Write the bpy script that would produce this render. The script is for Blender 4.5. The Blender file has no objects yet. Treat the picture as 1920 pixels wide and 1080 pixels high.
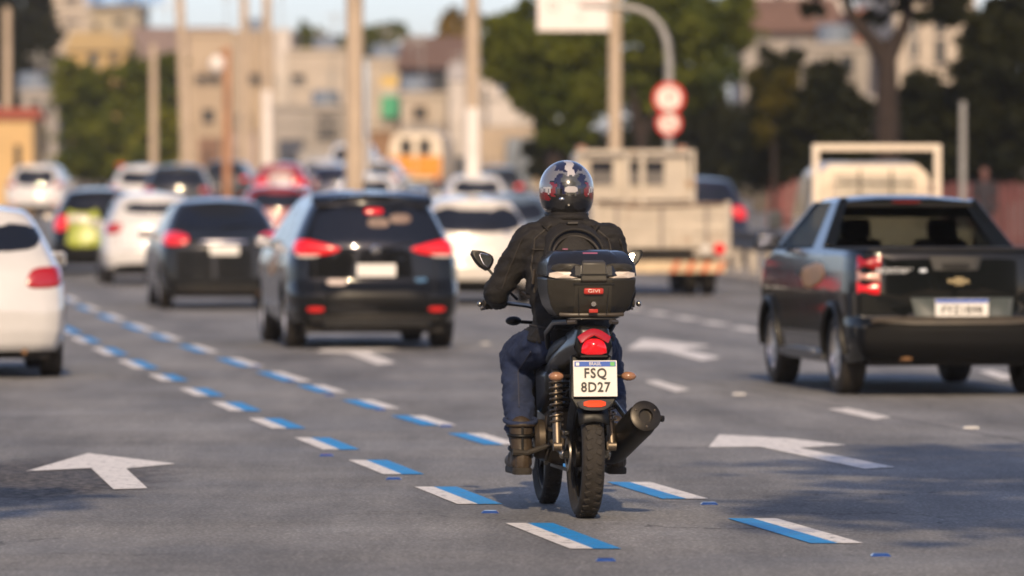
import bpy, bmesh, math, random
import numpy as np
from mathutils import Vector, Matrix, noise as mnoise
random.seed(7)
R = math.radians
S = bpy.context.scene
C = S.collection
# ------------------------------------------------------------------ camera, sky, sun
CAM_H = 1.58; F = 10667.0; HOR = 365.0
cam = bpy.data.cameras.new('camera'); camo = bpy.data.objects.new('camera', cam); C.objects.link(camo)
cam.lens = 200; cam.sensor_width = 36; cam.clip_start = .5; cam.clip_end = 6000
camo.location = (0, 0, CAM_H)
camo.rotation_euler = (R(90) - math.atan((540 - HOR) / F), 0, 0)
cam.dof.use_dof = True; cam.dof.focus_distance = 27.9; cam.dof.aperture_fstop = 2.6; cam.dof.aperture_blades = 0
S.camera = camo
SUN_EL, SUN_AZ = 31.0, 2.0     # elevation, turn of the light's travel from straight ahead (negative = to the right)
w = bpy.data.worlds.new('World'); S.world = w; w.use_nodes = True
nt = w.node_tree; nt.nodes.clear()
sky = nt.nodes.new('ShaderNodeTexSky'); sky.sky_type = 'NISHITA'; sky.sun_disc = False
sky.sun_elevation = R(SUN_EL); sky.sun_rotation = R(180 - SUN_AZ); sky.air_density = .6; sky.dust_density = 1.0; sky.ozone_density = 3.0
bg = nt.nodes.new('ShaderNodeBackground'); bg.inputs['Strength'].default_value = .115
wo = nt.nodes.new('ShaderNodeOutputWorld')
tint = nt.nodes.new('ShaderNodeMix'); tint.data_type = 'RGBA'; tint.blend_type = 'MULTIPLY'; tint.inputs[0].default_value = 1; tint.inputs[7].default_value = (1.20, .97, .85, 1)
nt.links.new(sky.outputs[0], tint.inputs[6]); nt.links.new(tint.outputs[2], bg.inputs[0]); nt.links.new(bg.outputs[0], wo.inputs[0])
sl = bpy.data.lights.new('sun', 'SUN'); sl.energy = 2.35; sl.angle = R(.6); sl.color = (1, .77, .50)
so = bpy.data.objects.new('sun', sl); C.objects.link(so); so.rotation_euler = (R(90 - SUN_EL), 0, R(SUN_AZ))
vs = S.view_settings; vs.view_transform = 'Standard'; vs.look = 'None'; vs.gamma = 1; vs.use_curve_mapping = False; vs.exposure = .95
S.cycles.max_bounces = 8; S.cycles.transparent_max_bounces = 12; S.cycles.filter_width = 1.7
S.cycles.use_denoising = True

# ------------------------------------------------------------------ placing: a pixel of the photograph to a point of the place
def rise(y):                                   # the far road climbs gently
    if y < 78: return 0.
    if y < 130: return .00018 * (y - 78) ** 2
    return .487 + .012 * (min(y, 420) - 130)
def P(px, py, d): return Vector(((px - 960) * d / F, d, CAM_H - (py - HOR) * d / F))
def G(px, py, z=0.): d = F * CAM_H / (py - HOR); return Vector(((px - 960) * d / F, d, z))
def bend(d):                                   # lateral run of the lanes
    b = -.15 * (d - 27.5) + .00028 * (d - 27.5) ** 2
    return b + (.0006 * (d - 90) ** 2 if d > 90 else 0)
def heading(d): return math.atan(-(bend(d + .5) - bend(d - .5)))

# ------------------------------------------------------------------ materials
MATS = {}
def mat(name, col, rough=.5, metal=0., coat=0., vary=0., scale=8., bump=0., bscale=40., emit=None, es=0., spec=.5, trans=0., leaf=False, alpha=1., rvary=0., spots=None):
    if name in MATS: return MATS[name]
    m = bpy.data.materials.new(name); m.use_nodes = True; MATS[name] = m
    n = m.node_tree.nodes; l = m.node_tree.links; p = n['Principled BSDF']
    p.inputs['Base Color'].default_value = (*col, 1); p.inputs['Roughness'].default_value = rough; p.inputs['Metallic'].default_value = metal
    p.inputs['Coat Weight'].default_value = coat; p.inputs['Coat Roughness'].default_value = .04; p.inputs['Specular IOR Level'].default_value = spec
    p.inputs['Transmission Weight'].default_value = trans; p.inputs['Alpha'].default_value = alpha
    if emit: p.inputs['Emission Color'].default_value = (*emit, 1); p.inputs['Emission Strength'].default_value = es
    tc = n.new('ShaderNodeTexCoord')
    if vary or rvary:
        nz = n.new('ShaderNodeTexNoise'); nz.inputs['Scale'].default_value = scale; nz.inputs['Detail'].default_value = 6; nz.inputs['Roughness'].default_value = .65
        l.new(tc.outputs['Object'], nz.inputs['Vector'])
        if vary:
            mr = n.new('ShaderNodeMapRange'); mr.inputs['From Min'].default_value = .3; mr.inputs['From Max'].default_value = .7
            mr.inputs['To Min'].default_value = 1 - vary; mr.inputs['To Max'].default_value = 1 + vary
            l.new(nz.outputs['Fac'], mr.inputs['Value'])
            mx = n.new('ShaderNodeMix'); mx.data_type = 'RGBA'; mx.blend_type = 'MULTIPLY'; mx.inputs[0].default_value = 1
            mx.inputs[6].default_value = (*col, 1); l.new(mr.outputs[0], mx.inputs[7]); last = mx.outputs[2]
            if spots:
                n2 = n.new('ShaderNodeTexNoise'); n2.inputs['Scale'].default_value = spots[1]; n2.inputs['Detail'].default_value = 5
                l.new(tc.outputs['Object'], n2.inputs['Vector'])
                r2 = n.new('ShaderNodeMapRange'); r2.inputs['From Min'].default_value = spots[2]; r2.inputs['From Max'].default_value = spots[2] + .12
                l.new(n2.outputs['Fac'], r2.inputs['Value'])
                m2 = n.new('ShaderNodeMix'); m2.data_type = 'RGBA'; l.new(r2.outputs[0], m2.inputs[0]); l.new(last, m2.inputs[6]); m2.inputs[7].default_value = (*spots[0], 1)
                last = m2.outputs[2]
            l.new(last, p.inputs['Base Color'])
        if rvary:
            rr = n.new('ShaderNodeMapRange'); rr.inputs['To Min'].default_value = max(.02, rough - rvary); rr.inputs['To Max'].default_value = min(1, rough + rvary)
            l.new(nz.outputs['Fac'], rr.inputs['Value']); l.new(rr.outputs[0], p.inputs['Roughness'])
    if bump:
        nb = n.new('ShaderNodeTexNoise'); nb.inputs['Scale'].default_value = bscale; nb.inputs['Detail'].default_value = 4
        l.new(tc.outputs['Object'], nb.inputs['Vector'])
        b = n.new('ShaderNodeBump'); b.inputs['Strength'].default_value = bump; b.inputs['Distance'].default_value = .01
        l.new(nb.outputs['Fac'], b.inputs['Height']); l.new(b.outputs[0], p.inputs['Normal'])
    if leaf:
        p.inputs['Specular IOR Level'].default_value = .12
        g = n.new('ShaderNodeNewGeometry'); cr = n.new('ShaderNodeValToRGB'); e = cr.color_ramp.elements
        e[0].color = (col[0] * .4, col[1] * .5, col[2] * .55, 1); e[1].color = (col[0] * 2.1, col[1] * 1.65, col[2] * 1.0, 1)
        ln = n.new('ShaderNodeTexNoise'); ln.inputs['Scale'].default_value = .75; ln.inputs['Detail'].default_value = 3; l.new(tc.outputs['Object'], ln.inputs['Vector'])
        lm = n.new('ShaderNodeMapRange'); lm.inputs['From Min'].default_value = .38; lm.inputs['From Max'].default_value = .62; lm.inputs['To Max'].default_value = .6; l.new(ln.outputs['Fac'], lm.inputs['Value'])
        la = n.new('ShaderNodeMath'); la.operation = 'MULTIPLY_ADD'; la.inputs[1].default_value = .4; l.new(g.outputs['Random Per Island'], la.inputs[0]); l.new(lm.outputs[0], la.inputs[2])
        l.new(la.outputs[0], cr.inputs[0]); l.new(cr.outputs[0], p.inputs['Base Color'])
        tr = n.new('ShaderNodeBsdfTranslucent'); l.new(cr.outputs[0], tr.inputs[0]); ms = n.new('ShaderNodeMixShader'); ms.inputs[0].default_value = .25
        l.new(p.outputs[0], ms.inputs[1]); l.new(tr.outputs[0], ms.inputs[2]); l.new(ms.outputs[0], n['Material Output'].inputs[0])
    return m
def paint(name, col, rough=.22, metal=0.): d = max(col) < .05; return mat(name, col, rough, metal, coat=.6 if d else 1., spec=.12 if d else .5, rvary=.05, vary=.05, scale=3.)

BLK = mat('black_plastic', (.006, .006, .006), .45, spec=.3, vary=.25, rvary=.12, scale=12)
RUB = mat('tyre_rubber', (.022, .018, .014), .8, vary=.35, scale=14, bump=.2)
GLASS = mat('tinted_glass', (.008, .010, .016), .04, spec=.7, rvary=.03, scale=2)
RED_ON = mat('lit_red_lens', (.40, .004, .006), .15, coat=.6, emit=(1, .012, .02), es=.30)
RED = mat('red_lens', (.33, .004, .006), .15, coat=.8)
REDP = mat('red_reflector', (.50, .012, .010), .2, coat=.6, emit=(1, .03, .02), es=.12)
CLEAR = mat('clear_lens', (.62, .58, .52), .12, coat=.8)
AMB = mat('amber_lens', (.30, .15, .08), .2, coat=.6)
CHR = mat('chrome', (.72, .72, .72), .12, 1., rvary=.06)
STEEL = mat('brushed_steel', (.38, .35, .31), .32, 1., rvary=.1, vary=.2, scale=20)
ALU = mat('alloy_rim', (.72, .71, .70), .3, .9, vary=.2)
PLATE = mat('plate_white', (.72, .70, .66), .4, vary=.06)
PLATEB = mat('plate_blue', (.02, .09, .42), .4)
INK = mat('plate_ink', (.015, .015, .016), .5)
DARKM = mat('dark_metal', (.02, .018, .016), .4, .6, vary=.3, rvary=.12)
GAP = mat('panel_gap', (.004, .004, .004), .8)
WHITE = paint('white_paint', (.56, .55, .54))
BLACKP = paint('black_paint', (.006, .0065, .007), .16)
RUST = mat('rusty_metal', (.16, .08, .03), .7, vary=.5)

# ------------------------------------------------------------------ mesh building
def interp(tab, v):
    if v <= tab[0][0]: return tab[0][1]
    for (a, b), (c, d) in zip(tab, tab[1:]):
        if v <= c: return b + (d - b) * (v - a) / (c - a) if c > a else d
    return tab[-1][1]
class MB:
    def __init__(s): s.v = []; s.f = []; s.m = []
    def add(s, vs, fs, mi=0):
        o = len(s.v); s.v += [tuple(x) for x in vs]; s.f += [tuple(i + o for i in f) for f in fs]; s.m += [mi] * len(fs); return s
    def box(s, c, h, rot=None, mi=0, taper=1.):
        c = Vector(c); vs = []
        for z in (-1, 1):
            k = taper if z > 0 else 1
            for x, y in ((-1, -1), (1, -1), (1, 1), (-1, 1)):
                p = Vector((x * h[0] * k, y * h[1] * k, z * h[2]))
                vs.append(c + (rot @ p if rot else p))
        return s.add(vs, [(3, 2, 1, 0), (4, 5, 6, 7), (0, 1, 5, 4), (1, 2, 6, 5), (2, 3, 7, 6), (3, 0, 4, 7)], mi)
    def bb(s, a, b, mi=0): return s.box([(p + q) / 2 for p, q in zip(a, b)], [abs(q - p) / 2 for p, q in zip(a, b)], None, mi)
    def tube(s, pts, rs, n=10, cap=True, mi=0, flat=1.):
        pts = [Vector(p) for p in pts]
        if not hasattr(rs, '__len__'): rs = [rs] * len(pts)
        vs = []; up = None
        for i, p in enumerate(pts):
            t = (pts[min(i + 1, len(pts) - 1)] - pts[max(i - 1, 0)]).normalized()
            if up is None: up = Vector((0, 0, 1)) if abs(t.z) < .9 else Vector((0, 1, 0))
            a = t.cross(up).normalized(); b = a.cross(t).normalized(); up = b
            for k in range(n):
                th = 2 * math.pi * k / n
                vs.append(p + a * (rs[i] * math.cos(th)) + b * (rs[i] * flat * math.sin(th)))
        fs = []
        for i in range(len(pts) - 1):
            for k in range(n):
                fs.append((i * n + k, i * n + (k + 1) % n, (i + 1) * n + (k + 1) % n, (i + 1) * n + k))
        if cap: fs += [tuple(range(n))[::-1], tuple(range((len(pts) - 1) * n, len(pts) * n))]
        return s.add(vs, fs, mi)
    def lathe(s, prof, c, axis='X', n=28, mi=0, rot=None):      # prof: (along, radius)
        c = Vector(c); vs = []
        for a, r in prof:
            for k in range(n):
                th = 2 * math.pi * k / n; q = (a, r * math.cos(th), r * math.sin(th))
                p = Vector(q) if axis == 'X' else (Vector((q[1], q[0], q[2])) if axis == 'Y' else Vector((q[1], q[2], q[0])))
                vs.append(c + (rot @ p if rot else p))
        fs = [(i * n + k, (i + 1) * n + k, (i + 1) * n + (k + 1) % n, i * n + (k + 1) % n) for i in range(len(prof) - 1) for k in range(n)]
        return s.add(vs, fs, mi)
    def ball(s, c, r, n=14, mi=0):
        c = Vector(c); r = r if hasattr(r, '__len__') else (r, r, r); vs = []; m = n // 2
        for i in range(m + 1):
            ph = math.pi * i / m
            for k in range(n):
                th = 2 * math.pi * k / n
                vs.append(c + Vector((r[0] * math.sin(ph) * math.cos(th), r[1] * math.sin(ph) * math.sin(th), r[2] * math.cos(ph))))
        return s.add(vs, [(i * n + k, (i + 1) * n + k, (i + 1) * n + (k + 1) % n, i * n + (k + 1) % n) for i in range(m) for k in range(n)], mi)
    def loft(s, rings, closed=True, caps=True, mi=0):
        n = len(rings[0]); vs = [p for r in rings for p in r]; fs = []
        for i in range(len(rings) - 1):
            for k in range(n if closed else n - 1):
                fs.append((i * n + k, i * n + (k + 1) % n, (i + 1) * n + (k + 1) % n, (i + 1) * n + k))
        if caps: fs += [tuple(range(n))[::-1], tuple(range((len(rings) - 1) * n, len(rings) * n))]
        return s.add(vs, fs, mi)
    def prism(s, poly, depth, fn, mi=0):           # poly in (u,v); fn(u,v,w) -> xyz
        n = len(poly); vs = [fn(u, v, 0) for u, v in poly] + [fn(u, v, depth) for u, v in poly]
        return s.add(vs, [tuple(range(n))[::-1], tuple(range(n, 2 * n))] + [(k, (k + 1) % n, n + (k + 1) % n, n + k) for k in range(n)], mi)
    def patch(s, poly, surf, thick=.006, cut=2, rad=(1, .94, .7, .4, .15), dome=0., sink=.004, mi=0):
        for _ in range(cut):                           # rounded corners
            q = []
            for a, b in zip(poly, poly[1:] + poly[:1]):
                q += [(a[0] * .78 + b[0] * .22, a[1] * .78 + b[1] * .22), (a[0] * .22 + b[0] * .78, a[1] * .22 + b[1] * .78)]
            poly = q
        q = []
        for a, b in zip(poly, poly[1:] + poly[:1]):       # extra points so that it follows the body
            k = max(1, int(math.hypot(b[0] - a[0], b[1] - a[1]) / .12))
            q += [(a[0] + (b[0] - a[0]) * j / k, a[1] + (b[1] - a[1]) * j / k) for j in range(k)]
        poly = q; n = len(poly); cx = sum(p[0] for p in poly) / n; cy = sum(p[1] for p in poly) / n
        vs = []
        for j, r in enumerate(rad):
            o = -sink if j == 0 else thick + dome * (1 - r * r)
            if j == 1: vs += [surf(cx + (u - cx), cy + (v - cy), thick * .7) for u, v in poly]
            vs += [surf(cx + (u - cx) * r, cy + (v - cy) * r, o) for u, v in poly]
        nr = len(rad) + 1; vs.append(surf(cx, cy, thick + dome))
        fs = [(i * n + k, i * n + (k + 1) % n, (i + 1) * n + (k + 1) % n, (i + 1) * n + k) for i in range(nr - 1) for k in range(n)]
        fs += [((nr - 1) * n + k, (nr - 1) * n + (k + 1) % n, nr * n) for k in range(n)]
        return s.add(vs, fs, mi)
    def mesh(s, name, mats, smooth=35, fix=True):
        me = bpy.data.meshes.new(name); me.from_pydata(s.v, [], s.f)
        for m in (mats if isinstance(mats, (list, tuple)) else [mats]): me.materials.append(m)
        me.polygons.foreach_set('material_index', s.m)
        if fix:
            bm = bmesh.new(); bm.from_mesh(me); bmesh.ops.remove_doubles(bm, verts=bm.verts, dist=1e-5); bmesh.ops.recalc_face_normals(bm, faces=bm.faces); bm.to_mesh(me); bm.free()
        if smooth:
            me.shade_smooth()
            if smooth < 180: me.set_sharp_from_angle(angle=R(smooth))
        me.update(); return me
    def build(s, name, mats, parent=None, smooth=35, bevel=0., fix=True, seg=2):
        o = bpy.data.objects.new(name, s.mesh(name, mats, smooth, fix)); C.objects.link(o)
        if parent is not None: o.parent = parent
        if bevel:
            b = o.modifiers.new('bevel', 'BEVEL'); b.width = bevel; b.segments = seg; b.limit_method = 'ANGLE'; b.angle_limit = R(40); b.harden_normals = False
        return o
def tag(o, label, cat, group=None):
    o['label'] = label; o['category'] = cat
    if group: o['group'] = group
    return o
def thing(name, label, cat, loc=(0, 0, 0), rz=0, group=None):
    o = bpy.data.objects.new(name, None); C.objects.link(o); o.empty_display_size = .1
    o.location = loc; o.rotation_euler = (0, 0, rz); return tag(o, label, cat, group)
def struct(o): o['kind'] = 'structure'; return o
def text(body, size, material, parent, M, name='lettering', sx=1., bold=0., depth=.0015, space=1.):
    cu = bpy.data.curves.new('t', 'FONT'); cu.body = body; cu.size = size; cu.align_x = 'CENTER'; cu.align_y = 'CENTER'; cu.extrude = depth; cu.offset = bold; cu.space_character = space
    cu.resolution_u = 3
    to = bpy.data.objects.new('t', cu); C.objects.link(to); bpy.context.view_layer.update()
    me = bpy.data.meshes.new_from_object(to.evaluated_get(bpy.context.evaluated_depsgraph_get())); bpy.data.objects.remove(to)
    me.transform(M @ Matrix.Diagonal((sx, 1, 1, 1))); me.materials.clear(); me.materials.append(material); me.name = name
    o = bpy.data.objects.new(name, me); C.objects.link(o); o.parent = parent; return o
def facing(x, y, z, tilt=0.):      # text plane that faces -Y (towards someone behind the vehicle)
    return Matrix.Translation((x, y, z)) @ Matrix.Rotation(R(90) + tilt, 4, 'X')

# ------------------------------------------------------------------ the ground, road and paint
def strip(name, o0, o1, z, m, d0, d1, n=60, follow=True):
    mb = MB(); rows = []
    for i in range(n + 1):
        d = d0 + (d1 - d0) * i / n; b = bend(d) if follow else 0
        k = 12
        rows.append([(b + o0 + (o1 - o0) * j / k, d, rise(d) + z) for j in range(k + 1)])
    mb.loft(rows, closed=False, caps=False)
    return mb.build(name, m, smooth=60)
def asphalt():
    m = bpy.data.materials.new('asphalt'); m.use_nodes = True; n = m.node_tree.nodes; l = m.node_tree.links; p = n['Principled BSDF']
    tc = n.new('ShaderNodeTexCoord')
    def nz(sc, det=5, vec=None):
        t = n.new('ShaderNodeTexNoise'); t.inputs['Scale'].default_value = sc; t.inputs['Detail'].default_value = det; t.inputs['Roughness'].default_value = .7
        l.new(vec or tc.outputs['Object'], t.inputs['Vector']); return t.outputs['Fac']
    def mr(v, a, b, c, d):
        r = n.new('ShaderNodeMapRange'); l.new(v, r.inputs['Value'])
        for k, x in zip(('From Min', 'From Max', 'To Min', 'To Max'), (a, b, c, d)): r.inputs[k].default_value = x
        return r.outputs[0]
    def mul(a, b):
        x = n.new('ShaderNodeMath'); x.operation = 'MULTIPLY'; l.new(a, x.inputs[0]); l.new(b, x.inputs[1]); return x.outputs[0]
    mp = n.new('ShaderNodeMapping'); mp.inputs['Scale'].default_value = (1.0, .09, 1); mp.inputs['Rotation'].default_value = (0, 0, R(-8)); l.new(tc.outputs['Object'], mp.inputs['Vector'])
    grain = mr(nz(60, 3), .3, .7, .55, 1.45); big = mr(nz(.35, 4), .3, .7, .75, 1.2); streak = mr(nz(1.6, 4, mp.outputs[0]), .3, .7, .72, 1.2)
    mp2 = n.new('ShaderNodeMapping'); mp2.inputs['Scale'].default_value = (9., 1.1, 1); l.new(tc.outputs['Object'], mp2.inputs['Vector'])
    v = n.new('ShaderNodeTexVoronoi'); v.inputs['Scale'].default_value = 42; l.new(tc.outputs['Object'], v.inputs['Vector'])
    stone = mr(v.outputs['Distance'], .0, .5, 1.6, .75)
    cf = mul(mul(mul(grain, big), streak), stone)
    mx = n.new('ShaderNodeMix'); mx.data_type = 'RGBA'; mx.blend_type = 'MULTIPLY'; mx.inputs[0].default_value = 1; mx.inputs[6].default_value = (.258, .255, .250, 1)
    l.new(cf, mx.inputs[7])
    # wheel paths along the lanes, cracks, tar seams and a worn coarse patch
    sp = n.new('ShaderNodeSeparateXYZ'); l.new(tc.outputs['Object'], sp.inputs[0])
    def ma(op, a, b=None):
        x = n.new('ShaderNodeMath'); x.operation = op
        for i, q in enumerate((a, b)):
            if q is None: continue
            if isinstance(q, (int, float)): x.inputs[i].default_value = q
            else: l.new(q, x.inputs[i])
        return x.outputs[0]
    dy = ma('SUBTRACT', sp.outputs[1], 27.5); u = ma('SUBTRACT', sp.outputs[0], ma('ADD', ma('MULTIPLY', dy, -.15), ma('MULTIPLY', ma('MULTIPLY', dy, dy), .00028)))
    wob = ma('MULTIPLY', nz(.3, 3), .9); u2 = ma('ADD', u, wob)
    track = mr(ma('SINE', ma('MULTIPLY', u2, 3.6)), -.2, 1, 1.0, .80)
    mx = mx; mt = n.new('ShaderNodeMix'); mt.data_type = 'RGBA'; mt.blend_type = 'MULTIPLY'; mt.inputs[0].default_value = 1; l.new(mx.outputs[2], mt.inputs[6]); l.new(track, mt.inputs[7])
    vc = n.new('ShaderNodeTexVoronoi'); vc.feature = 'DISTANCE_TO_EDGE'; vc.inputs['Scale'].default_value = .55
    dn = n.new('ShaderNodeTexNoise'); dn.inputs['Scale'].default_value = 2.2; dn.inputs['Detail'].default_value = 5; l.new(tc.outputs['Object'], dn.inputs['Vector'])
    va = n.new('ShaderNodeVectorMath'); va.operation = 'ADD'; l.new(tc.outputs['Object'], va.inputs[0]); l.new(dn.outputs['Color'], va.inputs[1]); l.new(va.outputs[0], vc.inputs['Vector'])
    crack = ma('MULTIPLY', mr(vc.outputs['Distance'], .002, .010, .75, 0), mr(nz(.28, 3), .52, .60, 0, 1))
    seam_ = ma('MULTIPLY', mr(ma('ABSOLUTE', ma('SUBTRACT', ma('ADD', u, ma('MULTIPLY', nz(1.5, 3), .06)), 4.62)), .012, .03, .6, 0), 1.0)
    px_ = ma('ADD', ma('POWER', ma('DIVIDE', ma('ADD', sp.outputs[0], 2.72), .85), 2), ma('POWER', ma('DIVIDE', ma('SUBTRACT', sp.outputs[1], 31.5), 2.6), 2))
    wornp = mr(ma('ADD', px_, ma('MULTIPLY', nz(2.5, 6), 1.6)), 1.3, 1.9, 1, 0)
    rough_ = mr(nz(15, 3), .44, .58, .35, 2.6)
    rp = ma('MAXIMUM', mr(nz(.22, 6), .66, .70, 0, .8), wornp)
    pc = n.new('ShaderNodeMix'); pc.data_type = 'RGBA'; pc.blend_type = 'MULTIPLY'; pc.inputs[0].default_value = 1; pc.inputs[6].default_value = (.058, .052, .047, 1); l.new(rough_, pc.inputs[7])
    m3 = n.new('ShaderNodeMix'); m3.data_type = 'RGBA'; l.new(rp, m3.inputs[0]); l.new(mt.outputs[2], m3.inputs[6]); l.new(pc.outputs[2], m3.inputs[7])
    m2 = n.new('ShaderNodeMix'); m2.data_type = 'RGBA'; l.new(ma('MAXIMUM', crack, seam_), m2.inputs[0]); l.new(m3.outputs[2], m2.inputs[6]); m2.inputs[7].default_value = (.035, .033, .03, 1)
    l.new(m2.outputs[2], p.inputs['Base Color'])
    l.new(mr(nz(.5, 5), .3, .7, .62, .85), p.inputs['Roughness']); p.inputs['Specular IOR Level'].default_value = .35
    b = n.new('ShaderNodeBump'); b.inputs['Strength'].default_value = .55; b.inputs['Distance'].default_value = .006
    l.new(nz(70, 3), b.inputs['Height']); l.new(b.outputs[0], p.inputs['Normal'])
    return m
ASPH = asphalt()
DIRT = mat('dry_verge', (.13, .10, .065), .95, vary=.4, scale=.8, bump=.4, bscale=9)
CONC = mat('concrete', (.34, .30, .25), .85, vary=.25, scale=2.5, bump=.2, bscale=30)
# ground sheet, out to the horizon
mb = MB(); ys = [-60, 0, 40, 78, 90, 100, 110, 120, 130, 150, 200, 300, 420, 900, 2000, 5000]
mb.loft([[(-3000, y, rise(y) - .012), (-60, y, rise(y) - .012), (60, y, rise(y) - .012), (3000, y, rise(y) - .012)] for y in ys], closed=False, caps=False)
struct(mb.build('ground', DIRT, smooth=60))
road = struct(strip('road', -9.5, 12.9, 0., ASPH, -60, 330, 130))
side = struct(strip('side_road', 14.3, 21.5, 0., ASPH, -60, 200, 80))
mb = MB(); rows = []
for i in range(61):
    d = 4 + 300 * i / 60; b = bend(d); r = rise(d)
    rows.append([(b + 12.9, d, r - .1), (b + 12.9, d, r + .12), (b + 13.05, d, r + .13), (b + 14.15, d, r + .13), (b + 14.3, d, r + .12), (b + 14.3, d, r - .1)])
mb.loft(rows, closed=False, caps=False); struct(mb.build('kerb', CONC, smooth=30))

WPAINT = mat('road_paint_white', (.76, .73, .69), .6, vary=.14, scale=9, spots=((.22, .21, .20), 18, .555), bump=.2, bscale=60)
BPAINT = mat('road_paint_blue', (.004, .25, .62), .55, vary=.14, scale=9, spots=((.10, .16, .24), 18, .57), bump=.2, bscale=60)
STUDB = mat('blue_stud', (.02, .065, .26), .3, coat=.5, vary=.1)
STUDW = mat('white_stud', (.62, .60, .56), .35, coat=.3, vary=.1)
def boundary(line, d):
    if line == 'L': return .072 - .1465 * (d - 27.3) + .000286 * (d - 27.3) ** 2
    return 1.174 - .152 * (d - 27.7) + .00028 * (d - 27.7) ** 2
def stripe(line, d0, d1, a, b, name, m, parent, z=.004):
    mb = MB(); n = 5; v = []
    for i in range(n + 1):
        d = d0 + (d1 - d0) * i / n; x = boundary(line, d); v += [(x + a, d, rise(d) + z), (x + b, d, rise(d) + z)]
    mb.add(v, [(2 * i, 2 * i + 1, 2 * i + 3, 2 * i + 2) for i in range(n)])
    return mb.build(name, m, parent, smooth=0)
for line, ends in (('L', (27.3, 30.7, 33.8, 36.9, 40.1, 43.2, 46.3, 49.9, 54.2, 58.6, 63.2, 68.0)), ('R', (27.7, 31.2, 34.4, 37.6, 40.6, 43.7, 47.1, 50.6, 54.8, 59.6, 64.3, 69.4, 74.9, 80.9, 87.2, 93.6))):
    for k, d1 in enumerate(ends):
        d0 = d1 - (1.98 if k == 0 else 1.72 if d1 < 50 else 2.6 if d1 < 66 else 3.4)
        lo, hi = (-.105, .125) if line == 'L' else (-.125, .115)
        wh = stripe(line, d0, d1, lo if line == 'L' else 0, 0 if line == 'L' else hi, 'lane_dash', WPAINT, road)
        stripe(line, d0, d1, 0 if line == 'L' else lo, hi if line == 'L' else 0, 'blue_stripe', BPAINT, wh)
def stud(x, y, m, w=.1):
    mb = MB().box((x, y, rise(y) + .006), (w / 2, .05, .006), None, 0, .7)
    return mb.build('road_stud', m, road, bevel=.003)
for px, py in ((1136, 1052), (919, 962), (738, 899), (612, 855)): p = G(px, py); stud(p.x, p.y, STUDB, .092)
for px, py in ((1652, 1043), (1330, 946), (836, 800), (713, 769), (618, 742), (545, 715), (480, 688)): p = G(px, py); stud(p.x, p.y, STUDB, .092)
for px, py in ((1386, 740), (1821, 803), (910, 645)): p = G(px, py); stud(p.x, p.y, STUDW, .12)
def marking(name, pts):
    mb = MB(); mb.add([G(a, b, .0045) for a, b in pts], [tuple(range(len(pts)))])
    return mb.build(name, WPAINT, road, smooth=0)
marking('lane_arrow', [(48, 885), (165, 851), (330, 871), (236, 880), (276, 917), (212, 919), (170, 879)])
marking('lane_arrow', [(1329, 840), (1348, 816), (1480, 823), (1588, 836), (1500, 841), (1678, 877), (1622, 881), (1425, 839)])
marking('lane_arrow', [(1175, 655), (1205, 636), (1335, 649), (1278, 656), (1352, 671), (1315, 677), (1238, 656)])
marking('lane_arrow', [(592, 661), (630, 645), (752, 656), (692, 661), (742, 681), (708, 685), (652, 663)])
for q in ([(1208, 716), (1232, 714), (1294, 731), (1268, 736)], [(1552, 768), (1590, 766), (1672, 783), (1640, 788)], [(1835, 697), (1860, 695), (1912, 709), (1880, 713)],
          ):
    marking('lane_line', q)
for i in range(7):
    d0 = 63.0 + 2.9 * i; x0 = 3.05 - .092 * (d0 - 63.6); 
    mb = MB(); mb.add([(x0 - .1, d0, rise(d0) + .0045), (x0 + .1, d0, rise(d0) + .0045), (x0 + .1 - .17, d0 + 1.9, rise(d0 + 1.9) + .0045), (x0 - .1 - .17, d0 + 1.9, rise(d0 + 1.9) + .0045)], [(0, 1, 2, 3)])
    mb.build('lane_line', WPAINT, road, smooth=0)
# ------------------------------------------------------------------ vehicles
def wheel(parent, x, y, r, wd, spokes=5, side=1, cover=ALU, parked=0.):
    mb = MB(); h = wd / 2
    mb.lathe([(-h * .8, r * .60), (-h, r * .72), (-h, r * .88), (-h * .82, r * .975), (-h * .45, r), (-.012, r), (-.010, r * .975), (.010, r * .975), (.012, r), (h * .45, r), (h * .82, r * .975), (h, r * .88), (h, r * .72), (h * .8, r * .60), (-h * .8, r * .60)], (0, 0, 0), n=36)
    o = mb.build('wheel', RUB, parent, smooth=40); o.location = (x, y, r)
    mb = MB(); s = side
    mb.lathe([(s * h * .82, r * .66), (s * h * .92, r * .62), (s * h * .5, r * .57), (s * h * .1, r * .56), (s * h * .1, .001)], (0, 0, 0), n=30)
    mb.lathe([(s * h * .1, r * .15), (s * h * .75, r * .14), (s * h * .8, .002)], (0, 0, 0), n=14)
    for k in range(spokes):
        a = 2 * math.pi * k / spokes + .3; rot = Matrix.Rotation(a, 3, 'X')
        mb.box(rot @ Vector((s * h * .62, 0, r * .36)), (h * .16, r * .085, r * .25), rot)
    mb.build('rim', cover, o, smooth=40); return o

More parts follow.
